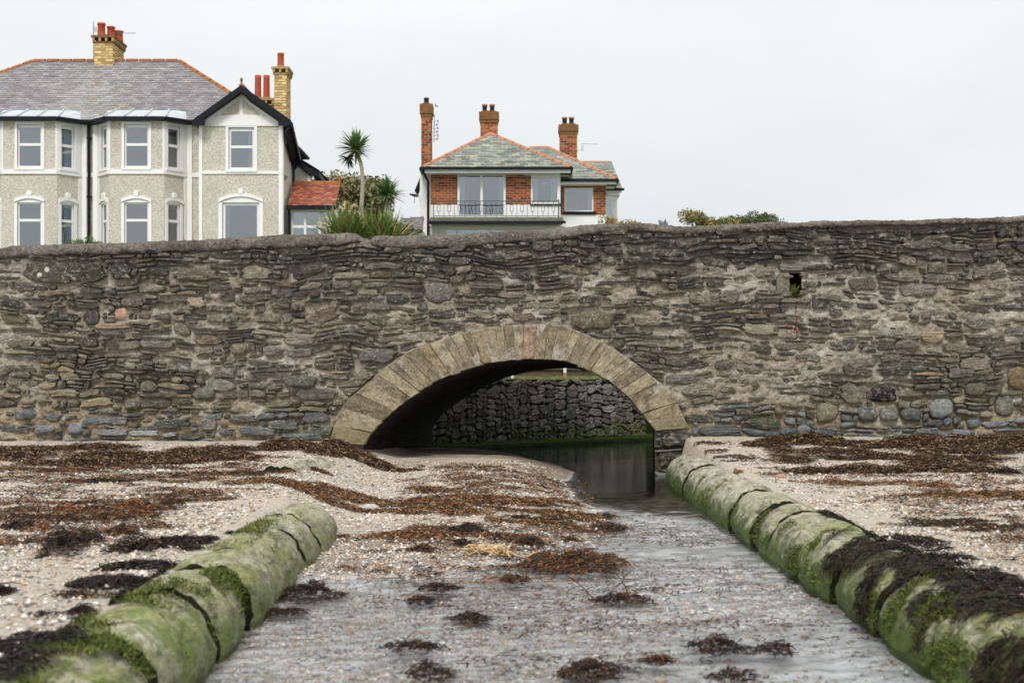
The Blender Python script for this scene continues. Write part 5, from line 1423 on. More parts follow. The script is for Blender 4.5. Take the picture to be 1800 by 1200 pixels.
for px in (386, 424, 460):
    u = u_of(px); w2 = .055; zt = tri(u) + .02
    trim.box(u - w2, u + w2, -.03, 0, t0 + .25, zt)
for s in (0, 1):                                      # white inner barge strips
    a, e = (0.0, L_ / 2) if s == 0 else (L_, L_ / 2)
    trim.prism([(a, zg - .02), (e, zap + .06), (e, zap - .10), (a, zg - .2)] if s == 0 else [(a, zg - .02), (a, zg - .2), (e, zap - .10), (e, zap + .06)], -.038, -.001)
wallb.M = trim.M = Matrix.Identity(4)
wallb.box(WXR - .1, WXR - .003, WY1 + .005, 50.1, GZ, zg); wallb.box(WXL + .003, WXL + .1, WY1 + .005, YB, GZ, zg)
wallb.prism([(WXR, GZ), (fx(543, 49.6), GZ), (fx(543, 49.6), fz(305, 49.6)), (WXR, fz(272, 49.6))], 49.6, 49.7)
trim.box(fx(541, 49.6), fx(547, 49.6) , 49.56, 49.72, GZ, fz(304, 49.6))
trim.box(WXR - .002, WXR + .02, WY1 + .0, WY1 + .16, GZ, zg - .1); trim.box(WXR, WXR + .012, 49.2, 49.5, GZ, fz(285, 49.3))
wallb.build('wall', M['dash'], H1); trim.build('white_trim', M['white'], H1)
# rooms: floors and a back wall so the panes show a dim interior
b = MB(); b.box(-26, WXR - .15, 51.2, 51.3, GZ, 10); b.box(-26, WXR - .15, 48.9, 51.2, 7.55, 7.75); b.box(-26, WXR - .15, 48.9, 51.2, 9.95, 10.02); b.box(-26, WXR - .15, 48.9, 51.2, GZ - .1, GZ)
b.box(-14.6, -14.4, 48.95, 51.2, GZ, 9.9); b.box(WXR - .16, WXR - .14, 48, 51.2, GZ, 9.9); b.build('room', M['room'], H1)
# roof
EY, RY = 48.35, 52.6; ez, rz = fz(211, EY), fz(107, RY); rl, rr = fx(60, RY), fx(315, RY); el, er = rl - 4.2, rr + 4.2
roof = MB(); front = [(el, EY, ez), (er, EY, ez), (rr, RY, rz), (rl, RY, rz)]
roof.slab(front, .08); roof.slab([(er, EY, ez), (er, 57, ez), (rr, RY, rz)], .08); roof.slab([(el, EY, ez), (el, 57, ez), (rl, RY, rz)], .08); roof.slab([(el, 57, ez), (er, 57, ez), (rr, RY, rz), (rl, RY, rz)], .08)
rf = roof.build('roof', M['underslate'], H1)
PUR = [(.215,.20,.21), (.235,.22,.23), (.19,.18,.19), (.25,.24,.24), (.22,.20,.205)]
xch = fx(185, 52.2)
def stain1(p, c, r):
    g = math.exp(-((p.x - xch - .25) / 1.1) ** 2) * (0.35 + .65 * (rz - p.z) / 2.9) * (.6 + .8 * float(vnoise(p.x * 2.2, p.z * 2.2, 0, 5)))
    if r.random() < g * .05 + .004: return (.30, .235, .15)
    g = min(g, .85); return tuple(a * (1 - g) + e * g for a, e in zip(c, (.31, .305, .285)))
slates(front, rf, .165, .25, PUR, 4, stain=stain1); slates([(er, EY, ez), (er, 57, ez), (rr, RY, rz)], rf, .175, .30, PUR, 5)
ridge((rl, RY, rz + .03), (rr, RY, rz + .03), rf, 'lichen_ridge', .24, .09); ridge((er, EY, ez + .03), (rr, RY, rz + .03), rf, 'lichen_ridge', .24, .09); ridge((el, EY, ez + .03), (rl, RY, rz + .03), rf, 'lichen_ridge', .24, .09)
# eaves gutter following the bays, and pale lead tops of the bays
g = MB(); ld = MB()
def gut(pts):
    for p, q in zip(pts[:-1], pts[1:]):
        bar(g, (p[0], p[1], ZE + .05), (q[0], q[1], ZE + .05), .16, .13)
gut([(-26, YB - .28), (XC1 - 1.7, YB - .28), (XC1 - 1.0, YF - .2), (XC1 + 1.0, YF - .2), (XC1 + 1.7, YB - .28), (XC2 - 1.7, YB - .28), (XC2 - 1.0, YF - .2), (XC2 + 1.0, YF - .2), (XC2 + 1.7, YB - .28), (WXL - .1, YB - .28)])
g.build('gutter', M['black'], H1)
sof = MB(); sof.box(-26, WXL, YB - .25, YB + .05, ZE - .001, ZE + .03)
for xc in (XC1, XC2): sof.face([(xc - 1.75, YB - .2, ZE + .003), (xc - 1.0, YF - .18, ZE + .003), (xc + 1.0, YF - .18, ZE + .003), (xc + 1.75, YB - .2, ZE + .003)])
sof.build('soffit', M['black'], H1)
for xc in (XC1, XC2):
    zl = ZE + .12; rl_ = random.Random(int(xc * 10))
    ed = [(xc - 1.85, YB - .2), (xc - 1.05, YF - .22), (xc - .35, YF - .22), (xc + .35, YF - .22), (xc + 1.05, YF - .22), (xc + 1.85, YB - .2)]
    tp = [(xc - 1.55, YB + .22), (xc - .9, YB + .02), (xc - .32, YB + .02), (xc + .32, YB + .02), (xc + .9, YB + .02), (xc + 1.55, YB + .22)]
    for k in range(5):
        b = MB(); zt = zl + .40
        b.slab([(ed[k][0], ed[k][1], zl), (ed[k + 1][0] - .012, ed[k + 1][1], zl), (tp[k + 1][0] - .012, tp[k + 1][1], zt), (tp[k][0], tp[k][1], zt)], .09)
        if k: bar(b, (ed[k][0], ed[k][1], zl + .02), (tp[k][0], tp[k][1], zt + .02), .05, .05)
        b.build('lead_panel', M['lead'], H1)
# wing roof, black barge boards, finial
wy0 = WY1 - .42; zr = fz(156, wy0 + .1); xr0 = fx(424, wy0); xe0, xe1 = fx(338, wy0), fx(512, wy0); ze = fz(216, wy0)
roof = MB(); roof.slab([(xe0, wy0, ze), (xr0, wy0, zr), (xr0, 55, zr), (xe0, 55, ze)], .07); P1 = (fx(528, 49.6), 49.6, fz(284, 49.6)); roof.slab([(xr0, wy0, zr), (xe1, wy0, ze), P1], .07); roof.slab([(xr0, wy0, zr), P1, (xr0, 49.6, zr)], .07)
wr_ = roof.build('wing_roof', M['underslate'], H1)
slates([(xe0, wy0 + .05, ze + .02), (xe0, 51, ze + .02), (xr0, 51, zr + .02), (xr0, wy0 + .05, zr + .02)], wr_, .175, .30, PUR, 6)
slates([(xe1, wy0 + .05, ze + .02), (P1[0], P1[1], P1[2] + .02), (xr0, wy0 + .05, zr + .02)], wr_, .175, .30, PUR, 7)
for s in (-1, 1):
    xa = xe0 if s < 0 else xe1; b = MB()
    q = [(xa, ze - .10), (xa, ze + .08), (xr0, zr + .09), (xr0, zr - .13)]; fl = xa - s * .42
    b.prism(q if s > 0 else q[::-1], wy0 - .045, wy0)
    b.prism([(xa, ze - .10), (fl, ze - .10), (fl - s * .02, ze + .12), (xa, ze + .06)], wy0 - .05, wy0 - .002)
    b.build('barge_board', M['black'], H1)
b = MB(); bar(b, (xr0, wy0, zr + .08), (xr0, 51.5, zr + .08), .16, .09); b.tube([(xr0, wy0 + .05, zr + .05), (xr0, wy0 + .05, zr + .22), (xr0, wy0 + .05, zr + .24), (xr0, wy0 + .05, zr + .32), (xr0, wy0 + .05, zr + .36)], [.05, .028, .05, .045, .01], 10)
b.build('finial', M['lichen_ridge'], H1)
# flank eaves dropping to the rear, rear barge and rear eaves
b = MB(); P0 = (fx(512, wy0), wy0, ze - .02); P1 = (fx(528, 49.6), 49.6, fz(284, 49.6)); P2 = (fx(561, 49.5), 49.5, fz(303, 49.5))
def strip(b, p, q, h0, h1, w):
    b.slab([(p[0], p[1], p[2]), (q[0], q[1], q[2]), (q[0] - w, q[1], q[2] - h1), (p[0] - w, p[1], p[2] - h0)], .05)
    b.slab([(p[0], p[1], p[2] + .02), (q[0], q[1], q[2] + .02), (q[0], q[1], q[2] - .16), (p[0], p[1], p[2] - .14)], .05)
strip(b, P0, P1, .25, .25, .22)
b.prism([(P1[0] - .1, P1[2] + .12), (P2[0] - .35, P2[2] + .16), (P2[0], P2[2]), (P2[0] - .02, P2[2] - .14), (P2[0] - .33, P2[2] - .14), (P1[0] - .1, P1[2] - .14)], 49.44, 49.5)
b.slab([(P2[0] - .2, 49.5, P2[2] - .02), (P2[0], 49.5, P2[2]), (P2[0] + .02, 52.4, P2[2] - .1), (P2[0] - .2, 52.4, P2[2] - .1)], .18)
b.build('rear_barge_board', M['black'], H1)
b = MB(); b.slab([(WXR - .6, 49.55, fz(255, 49.6)), (P1[0], 49.55, P1[2] + .1), (P2[0], 49.55, P2[2] + .08), (P2[0], 54, P2[2] + .08), (WXR - .6, 54, fz(255, 49.6))], .06); b.build('rear_roof', M['underslate'], H1)
# downpipes, alarm box, small wall lamp
b = MB(); b.tube([(-14.48, YB - .12, ZE), (-14.48, YB - .12, GZ)], .05, 10); 
for z in (9.4, 7.4, 5.8): b.box(-14.56, -14.40, YB - .15, YB - .0, z, z + .05)
b.build('downpipe', M['black'], H1)
b = MB(); b.tube([(fx(516, 49.3), 49.3, fz(285, 49.3)), (fx(515.5, 49.3), 49.3, GZ)], .045, 8); b.build('downpipe', M['black'], H1)
b = MB(); b.box(WXR + .0, WXR + .09, 47.95, 48.2, fz(252, 48), fz(238, 48)); b.prism([(WXR, fz(238, 48)), (WXR + .09, fz(238, 48)), (WXR, fz(235, 48))], 47.95, 48.2); b.build('alarm_box', M['teal'], H1)
b = MB(); b.box(WXR, WXR + .07, 47.8, 47.9, fz(318, 48), fz(309, 48)); b.tube([(WXR + .07, 47.85, fz(310, 48)), (WXR + .12, 47.85, fz(313, 48))], [.02, .05], 8); b.build('wall_lamp', M['metal'], H1)
# porch with red tiled roof
py0, py1 = 47.75, 49.2; zl, zh = fz(362, py0), fz(323, py1); xa, xb = fx(505, py0), fx(590, py0)
b = MB(); b.slab([(xa, py0, zl), (xb, py0, zl), (xb, py1, zh), (xa, py1, zh)], .06); pr = b.build('porch_roof', M['underslate'], H1)
slates([(xa, py0, zl + .01), (xb, py0, zl + .01), (xb, py1, zh + .01), (xa, py1, zh + .01)], pr, .11, .17, [(.30,.085,.05), (.26,.07,.045), (.35,.12,.06), (.22,.06,.04), (.38,.15,.07)], 8, name='tiles')
ridge((xa, py1, zh + .04), (xb, py1, zh + .04), pr, 'lichen_ridge', .22, .12)
b = MB(); b.tube([(xb - .05, py1, zh), (xb - .05, py1, zh + .1), (xb - .05, py1, zh + .25), (xb - .05, py1, zh + .28)], [.06, .05, .055, .03], 8); b.build('finial', M['lichen_ridge'], pr)
b = MB(); bar(b, (xa - .02, py0 - .05, zl - .06), (xb + .02, py0 - .05, zl - .06), .12, .14); b.tube([(xa + .06, py0 - .04, zl - .12), (xa + .06, py0 + .1, zl - .3), (xa + .06, py0 + .1, GZ)], .045, 8); b.build('porch_gutter', M['black'], H1)
pw = fx(507, 47.95); pe = fx(587, 47.95); Mx, L_ = frame_from(pw, 47.95, pe, 47.95); b = MB(Mx)
ops = [(.08 , L_ - .1, fz(432, 47.95), fz(368, 47.95))]; panel(b, 0, L_, GZ, zl, ops); b.M = Matrix.Identity(4); b.box(pe - .06, pe, 47.96, 49.2, GZ, zl); b.prism([(pw, zl - .1), (pe, zl - .1), (pe, zl), (pw, zl)], 47.97, 48.0)
b.build('porch_wall', M['white'], H1)
window(H1, Mx, *ops[0], .07, fz(398, 47.95), (L_ * .36, L_ * .68), curt=[(.02, .28)], sill=False)
b = MB(); b.box(pw, pe - .1, 49.15, 49.2, GZ, zl); b.build('porch_back', M['cream'], H1)
# chimneys
YEL = [(.58,.42,.18), (.63,.47,.22), (.52,.36,.15), (.66,.51,.27), (.44,.30,.13)]
def yellow_stack(px0, px1, Y, y1, top, bot, seed):
    x0, x1, zt, zb = fx(px0, Y), fx(px1, Y), fz(top, Y), fz(bot, Y)
    c = stack(H1, x0, x1, Y, y1, zb, zt, YEL, 'yellow_mortar', seed)
    b = MB(); b.box(x0 - .10, x1 + .10, Y - .10, y1 + .1, zt + .19, zt + .27); b.box(x0 - .05, x1 + .05, Y - .05, y1 + .05, zt + .002, zt + .05)
    b.box(x0 + .1, x1 - .1, Y + .1, y1 - .1, zt + .27, zt + .34); b.build('cap', M['capstone'] if seed == 1 else M['yellow_mortar'], c)
    n = max(int((x1 - x0 + .1) / .16), 2)
    for i in range(n):
        b = MB(); a = x0 - .06 + (x1 - x0 + .04) * i / (n - 1); b.box(a, a + .08, Y - .085, Y - .0, zt + .055, zt + .188); b.build('dentil', M['yellow_mortar'], c)
    n = max(int((y1 - Y) / .2), 2)
    for i in range(n):
        b = MB(); a = Y + (y1 - Y - .08) * i / max(n - 1, 1); b.box(x1 + .0, x1 + .085, a, a + .08, zt + .055, zt + .188); b.build('dentil', M['yellow_mortar'], c)
    return c, x0, x1, zt + .33
c, x0, x1, zt = yellow_stack(166, 198, 52.2, 53.7, 76, 122, 1)
for (px, dy) in ((179, .35), (193, .55), (190, 1.15), (199, 1.2)): pot(c, fx(px, 52.6), 52.2 + dy, zt, .145, .48 if dy < .5 else .40, 'redpot')
b = MB(); b.box(x0 - .12, x1 + .2, 52.12, 52.19, fz(127, 52.2), fz(119, 52.2)); b.build('flashing', M['lead'], c)
b = MB(); b.tube([(x0 - .02, 52.16, zt - .9), (x0 - .02, 52.16, zt + .45)], .014, 6); 
for k in range(5): b.tube([(x0 - .02 + .03 * k, 52.16, zt + .05), (x0 - .02 + .03 * k, 52.16, zt + .25)], .007, 5)
b.tube([(x1 - .1, 52.5, zt + .1), (x1 + .75, 52.6, zt + .13)], .01, 5)
for k in range(9): b.tube([(x1 + .05 + .08 * k, 52.5, zt + .08), (x1 + .05 + .08 * k, 52.62, zt + .16)], .006, 4)
b.build('aerial', M['metal'], c)
c, x0, x1, zt = yellow_stack(482.5, 503.5, 51.4, 52.3, 131, 215, 2)
pot(c, fx(493.5, 51.8), 51.8, zt, .125, .52, 'redpot', 1.1)
c, x0, x1, zt = yellow_stack(446, 479, 52.3, 53.2, 186, 215, 3)
for px in (453.5, 468.5): pot(c, fx(px, 52.7), 52.7, zt, .125, .86, 'redpot', 1.05)

# ------------------------------------------------------------------ house in the middle: brick upper floor, hipped roofs, balcony
H2 = thing('brick_house', (.3, 57, 4.2), 'red brick and white house with grey slate hipped roofs and an iron balcony', 'house')
Y2 = 55.0
RED = [(.33,.095,.03), (.27,.07,.025), (.38,.13,.04), (.22,.055,.025), (.30,.085,.03), (.13,.05,.03), (.42,.16,.05)]
u0x, u1x = fx(757, Y2), fx(985, Y2); Mx, L_ = frame_from(u0x, Y2, u1x, Y2); U = lambda px: fx(px, Y2) - u0x
zt, zbk, zbal = fz(300, Y2), fz(359.5, Y2), fz(383, Y2)
door = (U(804), U(889), zbal + .03, fz(305, Y2)); win = (U(934), U(982), fz(359, Y2) + .02, fz(311, Y2))
bricks(Mx, 0, door[0] - .02, zbk, zt, H2, RED, 'brick_mortar', seed=11); bricks(Mx, door[1] + .02, win[0] - .01, zbk, zt, H2, RED, 'brick_mortar', seed=12)
b = MB(Mx); panel(b, 0, L_, zbal - .3, zbk - .001, [(door[0], door[1], zbal - .2, zbk - .001)], y=-.004)
b.box(win[0] - .02, L_, -.02, .1, zt - .02, zt + .001); panel(b, win[0] - .01, L_ + .0, zbk, zt, [win], y=-.006); b.box(U(922), U(986), -.10, 0, fz(309, Y2), fz(303, Y2))
panel(b, -.12, L_ + .12, GZ, zbal - .31, [(U(782), U(889), fz(440, Y2), fz(402, Y2))]); b.box(L_ + .0, L_ + .004, .0, 1.2, GZ, zt); b.box(-.004, 0, 0, 6, GZ, zt)
b.box(door[0] - .02, door[1] + .02, -.01, .1, door[3], zt)
wl2 = b.build('white_wall', M['white'], H2)
window(H2, Mx, *door, .085, None, ((door[0] + door[1]) / 2,), curt=[(.03, .15), (.85, .97)], sill=False, deep=.05)
window(H2, Mx, *win, .05, None, (), curt=[(.03, .25), (.72, .97)], sill=False, deep=.04)
window(H2, Mx, U(782), U(889), fz(440, Y2), fz(402, Y2), .045, None, (U(803), U(862)), curt=[(.02, .98)], sill=False, deep=.04)
b = MB(Mx); b.box(U(932), U(987), -.08, 0, fz(361, Y2), fz(358.6, Y2)); b.build('window_ledge', M['black'], H2)
# left return of the house and its fascia
b = MB(); b.box(fx(738, 55.6), u0x - .01, 55.6, 62, GZ, fz(296, 55.6)); b.build('side_wall', M['white'], H2)
# right block, set back
Y3 = 56.0; r0, r1 = fx(986.5, Y3), fx(1065, Y3); Mr, Lr = frame_from(r0, Y3, r1, Y3); U3 = lambda px: fx(px, Y3) - r0
bw_ = (U3(992), U3(1043), fz(372, Y3), fz(330.5, Y3)); bz0 = fz(377.5, Y3)
bricks(Mr, 0, Lr, bz0, fz(318, Y3), H2, RED, 'brick_mortar', ops=[(bw_[0], bw_[1], bw_[2] - .12, bw_[3])], seed=13)
window(H2, Mr, bw_[0], bw_[1], bw_[2], bw_[3], .05, None, curt=[(.82, .97), (.02, .08)], sill=False, deep=.04)
b = MB(Mr); b.box(U3(990), U3(1048), -.09, .02, bw_[2] - .10, bw_[2] - .004); b.build('window_ledge', M['black'], H2)
b = MB(Mr); b.box(-.1, Lr + .02, .0, .1, GZ, bz0 - .002); b.box(Lr - .004, Lr + .01, .02, 4, GZ, fz(318, Y3)); b.build('lower_wall', M['white'], H2)
b = MB(); b.box(u0x, 1.75, 57.5, 57.6, GZ, zt); b.box(r0, r1, 58.5, 58.6, GZ, 9); b.box(u0x, 1.86, 55.3, 57.5, zt + .0, zt + .05); b.box(r0, r1, 56.2, 58.5, 8.86, 8.9); b.box(u0x + .02, 1.8, 55.15, 57.5, zbal - .2, zbal - .1); b.box(r0 + .05, r1 - .05, 56.2, 58.5, bz0 - .2, bz0 - .1); b.box(1.80, 1.86, 55.1, 57.5, GZ, zt); b.build('room', M['room'], H2)
# glazed porch at far right
Y4 = 57.2; b = MB(); g0, g1 = fx(1066, Y4), fx(1085, Y4)
b.box(g0 - .3, g0, Y4 + .1, Y4 + 2, GZ, fz(334, Y4)); b.box(g1 - .12, g1, Y4, Y4 + .1, GZ, fz(345, Y4)); b.box(g1 - .1, g1, Y4 + 1.9, Y4 + 2, GZ, fz(345, Y4)); b.box(g0, fx(1089, Y4), Y4 - .1, Y4 + 2, fz(344.5, Y4), fz(339, Y4)); b.box(g0, fx(1088, Y4), Y4 - .14, Y4 + 2, fz(338.5, Y4), fz(333, Y4)); b.box(g0, g1, Y4 + .02, Y4 + .08, GZ, fz(392, Y4))
gp = b.build('glazed_porch', M['white'], H2); b = MB(); b.box(g0, g1 - .125, Y4 + .04, Y4 + .05, fz(391, Y4), fz(345, Y4)); b.build('pane', M['glass'], gp)
b = MB(); b.box(g0 - .05, g1, Y4 + 2.02, Y4 + 2.1, GZ, 8.8); b.build('porch_back', M['white'], H2)
# roofs
GRN = [(.235,.25,.205), (.28,.285,.235), (.19,.205,.175), (.32,.315,.255), (.25,.26,.225), (.15,.165,.15)]
def hip_roof(name, faces, seed):
    b = MB()
    for f in faces: b.slab(f, .07)
    r = b.build(name, M['underslate'], H2)
    for i, f in enumerate(faces[:3]): slates([(p[0], p[1], p[2] + .005) for p in f], r, .165, .30, GRN, seed + i)
    return r
EY1 = 54.45; a0, a1 = fx(742, EY1), fx(1003, EY1); z0 = fz(294, EY1); ap = (fx(862, 57.4), 57.4, fz(235, 57.4)); apb = (ap[0], 62, ap[2])
r1_ = hip_roof('main_roof', [[(a0, EY1, z0), (a1, EY1, z0), ap], [(a1, EY1, z0), (a1, 62, z0), apb, ap], [(a0, 62, z0), (a0, EY1, z0), ap, apb]], 21)
ridge((a0, EY1, z0 + .03), (ap[0], ap[1], ap[2] + .03), r1_, 'terra', .24, .09); ridge((a1, EY1, z0 + .03), (ap[0], ap[1], ap[2] + .03), r1_, 'terra', .24, .09)
EY2 = 55.5; c0, c1 = fx(960, EY2), fx(1084, EY2); z2 = fz(315, EY2); q0 = (fx(930, 58.4), 58.4, fz(259, 58.4)); q1 = (fx(962, 58.4), 58.4, fz(259, 58.4))
r2_ = hip_roof('side_roof', [[(c0 - .6, EY2, z2), (c1, EY2, z2), q1, q0], [(c1, EY2, z2), (c1, 61, z2), q1]], 25)
ridge(q0, (q1[0], q1[1], q1[2] + .02), r2_, 'terra', .24, .09); ridge((c1, EY2, z2 + .03), (q1[0], q1[1], q1[2] + .03), r2_, 'terra', .24, .09)
EY3 = 57.0; d0, d1 = fx(1030, EY3), fx(1094, EY3); z3 = fz(331, EY3); s0 = (fx(1015, 59.6), 59.6, fz(285, 59.6)); s1 = (fx(1075, 59.6), 59.6, fz(285, 59.6))
r3_ = hip_roof('rear_roof', [[(d0, EY3, z3), (d1, EY3, z3), s1, s0]], 29); ridge(s0, s1, r3_, 'terra', .24, .11)
b = MB(); b.face([(d1, EY3, z3 - .02), (d1, 62.2, z3 - .02), (s1[0], s1[1], s1[2] - .02)]); b.build('gable', M['white'], H2)
b = MB(); bar(b, (a0 - .05, EY1 - .05, z0 - .05), (a1 + .08, EY1 - .05, z0 - .05), .12, .10); bar(b, (a1 + .04, EY1 - .05, z0 - .055), (a1 + .04, 56.6, z0 - .055), .12, .10); bar(b, (a0 - .05, EY1 - .05, z0 - .055), (a0 - .05, 62, z0 - .055), .12, .1)
bar(b, (c0 - .3, EY2 - .05, z2 - .05), (c1 + .07, EY2 - .05, z2 - .05), .12, .10); bar(b, (c1 + .03, EY2, z2 - .055), (c1 + .03, 60, z2 - .055), .12, .1); bar(b, (d0, EY3 - .05, z3 - .05), (d1 + .07, EY3 - .05, z3 - .05), .12, .09); b.build('gutter', M['black'], H2)
b = MB(); b.box(a0 + .1, a1 - .0, EY1 + .02, EY1 + .06, z0 - .22, z0 - .03); b.box(a0 + .1, a1, EY1 + .06, Y2, z0 - .225, z0 - .2); b.box(a1 - .4, a1 - .0, EY1 + .06, 56, z0 - .225, z0 - .2); b.box(a1 - .03, a1, EY1 + .06, 56, z0 - .2, z0 - .05)
b.box(c0 - .2, c1 - .02, EY2 + .02, EY2 + .06, z2 - .20, z2 - .03); b.box(c0 - .2, c1 - .02, EY2 + .06, Y3, z2 - .205, z2 - .19); b.box(c1 - .36, c1 - .02, EY2 + .06, 60, z2 - .205, z2 - .19); b.box(c1 - .03, c1 - .0, EY2 + .06, 60, z2 - .19, z2 - .04)
b.box(d0, d1 - .02, EY3 + .02, EY3 + .06, z3 - .17, z3 - .03); b.build('fascia', M['white'], H2)
b = MB(); xd = fx(752, 54.6); b.tube([(a0 + .05, EY1 + .05, z0 - .1), (a0 + .1, 54.8, z0 - .3), (xd, 54.85, z0 - .5), (xd, 54.85, fz(392, 54.85)), (xd - .02, 54.85, GZ)], .05, 8); b.build('downpipe', M['black'], H2)
# chimneys
def brick_stack(px0, px1, Y, top, bot, pots, seed, capk=.36):
    x0, x1, zt, zb = fx(px0, Y), fx(px1, Y), fz(top, Y), fz(bot, Y)
    c = stack(H2, x0, x1, Y, Y + .7, zb, zt, RED, 'brick_mortar', seed)
    b = MB(); b.box(x0 - .035, x1 + .035, Y - .035, Y + .735, zt - .06, zt + .07); b.build('brick_collar', M['capstone'], c)
    b = MB(); b.box(x0 - .07, x1 + .07, Y - .07, Y + .77, zt + .072, zt + .07 + capk); b.prism([(x0 - .02, zt + .072 + capk), (x1 + .02, zt + .072 + capk), (x1 - .08, zt + .12 + capk), (x0 + .08, zt + .12 + capk)], Y, Y + .7); b.build('cap', M['capstone'], c)
    for p in pots: pot(c, fx(p, Y + .35), Y + .35, zt + .1 + capk, .105, .27, 'darkpot', 1.12, 'terra' if len(pots) > 1 else None)
    return c, x0, x1, zt
c, x0, x1, zt = brick_stack(741, 757.5, 56.0, 203, 300, (749.5,), 31, .38)
b = MB(); xm = x1 + .1; b.tube([(xm, 56.3, zt - 1.0), (xm + .02, 56.3, zt + .1)], .012, 5)
for k in range(6): b.tube([(xm - .04, 56.3, zt - .9 + .14 * k), (xm + .2, 56.3, zt - .86 + .14 * k)], .008, 4); b.tube([(xm + .12 + .04 * (k % 2), 56.3, zt - .95 + .14 * k), (xm + .12 + .04 * (k % 2), 56.3, zt - .82 + .14 * k)], .014, 4)
b.tube([(xm + .05, 56.3, zt + .45), (xm + .16, 56.3, zt + .40)], .02, 5); b.tube([(xm + .06, 56.3, zt + .52), (xm + .07, 56.3, zt + .40)], .015, 5); b.build('aerial', M['rail'], c)
brick_stack(845, 874, 59.0, 213, 248, (852, 865), 32, .31)
c, x0, x1, zt = brick_stack(985, 1014, 59.6, 234, 292, (992.5, 1004.5), 33, .28)
b = MB(); b.tube([(x1 + .02, 59.9, zt - .7), (x1 + .25, 59.9, zt - .65), (x1 + .25, 59.9, zt - .4), (x1 + .9, 59.9, zt - .42)], .009, 5)
for k in range(5): b.tube([(x1 + .2, 59.9, zt - .68 + .07 * k), (x1 + .3, 59.9, zt - .68 + .07 * k)], .007, 4)
b.build('aerial', M['metal'], c)
# balcony slab, gutter and iron railing
bal = MB(); bx0, bx1 = fx(753, 54.1), fx(992, 54.1); bz = fz(382, 54.1)
bal.slab([(bx0, 54.1, bz - .14), (bx1, 54.1, bz - .14), (bx1 - .08, 54.22, bz + .02), (bx0 + .08, 54.22, bz + .02)], .03); bal.box(bx0 + .06, bx1 - .06, 54.22, Y2 - .01, bz - .14, bz + .018)
bal.box(bx0 + .02, bx1 - .05, 54.13, Y2 - .1, bz - .20, bz - .141)
bo = bal.build('balcony', M['balcony'], H2)
b = MB(); bar(b, (bx0 - .04, 54.06, bz - .19), (bx1 + .05, 54.06, bz - .19), .10, .09); b.build('balcony_gutter', M['black'], bo)
yr = 54.35; rx0, rx1 = fx(762, yr), fx(982, yr); rz0, rz1 = fz(379.5, yr), fz(353.5, yr)
b = MB(); b.box(rx0, rx1, yr - .012, yr + .012, rz1 - .014, rz1 + .012); b.box(rx0, rx1, yr - .01, yr + .01, rz0 - .012, rz0 + .01); b.build('handrail', M['rail'], bo)
for px, w in ((762, .032), (982, .05)):
    x = fx(px, yr); b = MB(); b.box(x - w / 2, x + w / 2, yr - w / 2, yr + w / 2, bz, rz1 + .06); b.build('post', M['rail'], bo)
nb = 24
for i in range(1, nb):
    x = rx0 + (rx1 - rx0) * i / nb; b = MB(); t = .0085
    if i % 2 == 0: b.box(x - t, x + t, yr - t, yr + t, bz + .0, rz1 - .015)
    else:
        h = rz1 - rz0; za, zb = rz0 + h * .30, rz0 + h * .74; w = .055
        b.box(x - t, x + t, yr - t, yr + t, rz0 + .01, za - t); b.box(x - t, x + t, yr - t, yr + t, zb + t, rz1 - .015)
        b.box(x - w - t, x - w + t, yr - t, yr + t, za - t, zb + t); b.box(x + w - t, x + w + t, yr - t, yr + t, za - t, zb + t); b.box(x - w + t, x + w - t, yr - t, yr + t, za - t, za + t); b.box(x - w + t, x + w - t, yr - t, yr + t, zb - t, zb + t)
    b.build('baluster', M['rail'], bo)
# dish and bracket on the left flank
b = MB(); x, z = fx(731, 55.5), fz(343, 55.5)
b.tube([(x - .22, 55.5, z + .0), (x + .12, 55.5, z + .02)], .02, 6)
prev = []
for k in range(7):
    a = k / 6; prev.append((x - .08, 55.5, z - .02 + .06 * a * a))
b.tube([(x - .08, 55.5, z - .06), (x - .07, 55.5, z - .045), (x - .06, 55.5, z + .01), (x - .05, 55.5, z + .05)], [.02, .12, .22, .02], 16)
b.tube([(x - .06, 55.5, z - .05), (x - .06, 55.5, z - .32)], .012, 5); b.build('satellite_dish', M['metal'], H2)
b = MB(); b.slab([(fx(741, 56), 55.9, fz(306, 56)), (fx(741, 56), 57, fz(306, 56)), (fx(729, 56), 57, fz(336, 56)), (fx(729, 56), 55.9, fz(336, 56))], .08); b.build('canopy', M['black'], H2)

# low slate roofed outbuilding left of the brick house
OB = thing('outbuilding', (fx(728, 54), 54, 4.2), 'low white outbuilding with slate roof and orange ridge left of the brick house', 'outbuilding')
b = MB(); x0, x1 = fx(712, 53), fx(757, 53); b.box(x0, x1 - .3, 53.3, 56, GZ, fz(404, 53)); b.build('wall', M['white'], OB)
q = [(x0 - .1, 53, fz(405, 53)), (x1 - .3, 53, fz(405, 53)), (fx(745, 54.6), 54.6, fz(382, 54.6)), (fx(708, 54.6), 54.6, fz(393, 54.6))]
b = MB(); b.slab(q, .06); ro = b.build('roof', M['underslate'], OB); slates([(p[0], p[1], p[2] + .01) for p in q], ro, .16, .28, [(.17,.17,.175), (.22,.22,.22), (.14,.14,.15)], 41)
ridge(q[3], q[2], ro, 'lichen_ridge', .24, .12); b = MB(); bar(b, (x0 - .12, 52.96, fz(406, 53)), (x1 - .3, 52.96, fz(406, 53)), .1, .1); b.build('gutter', M['black'], OB)

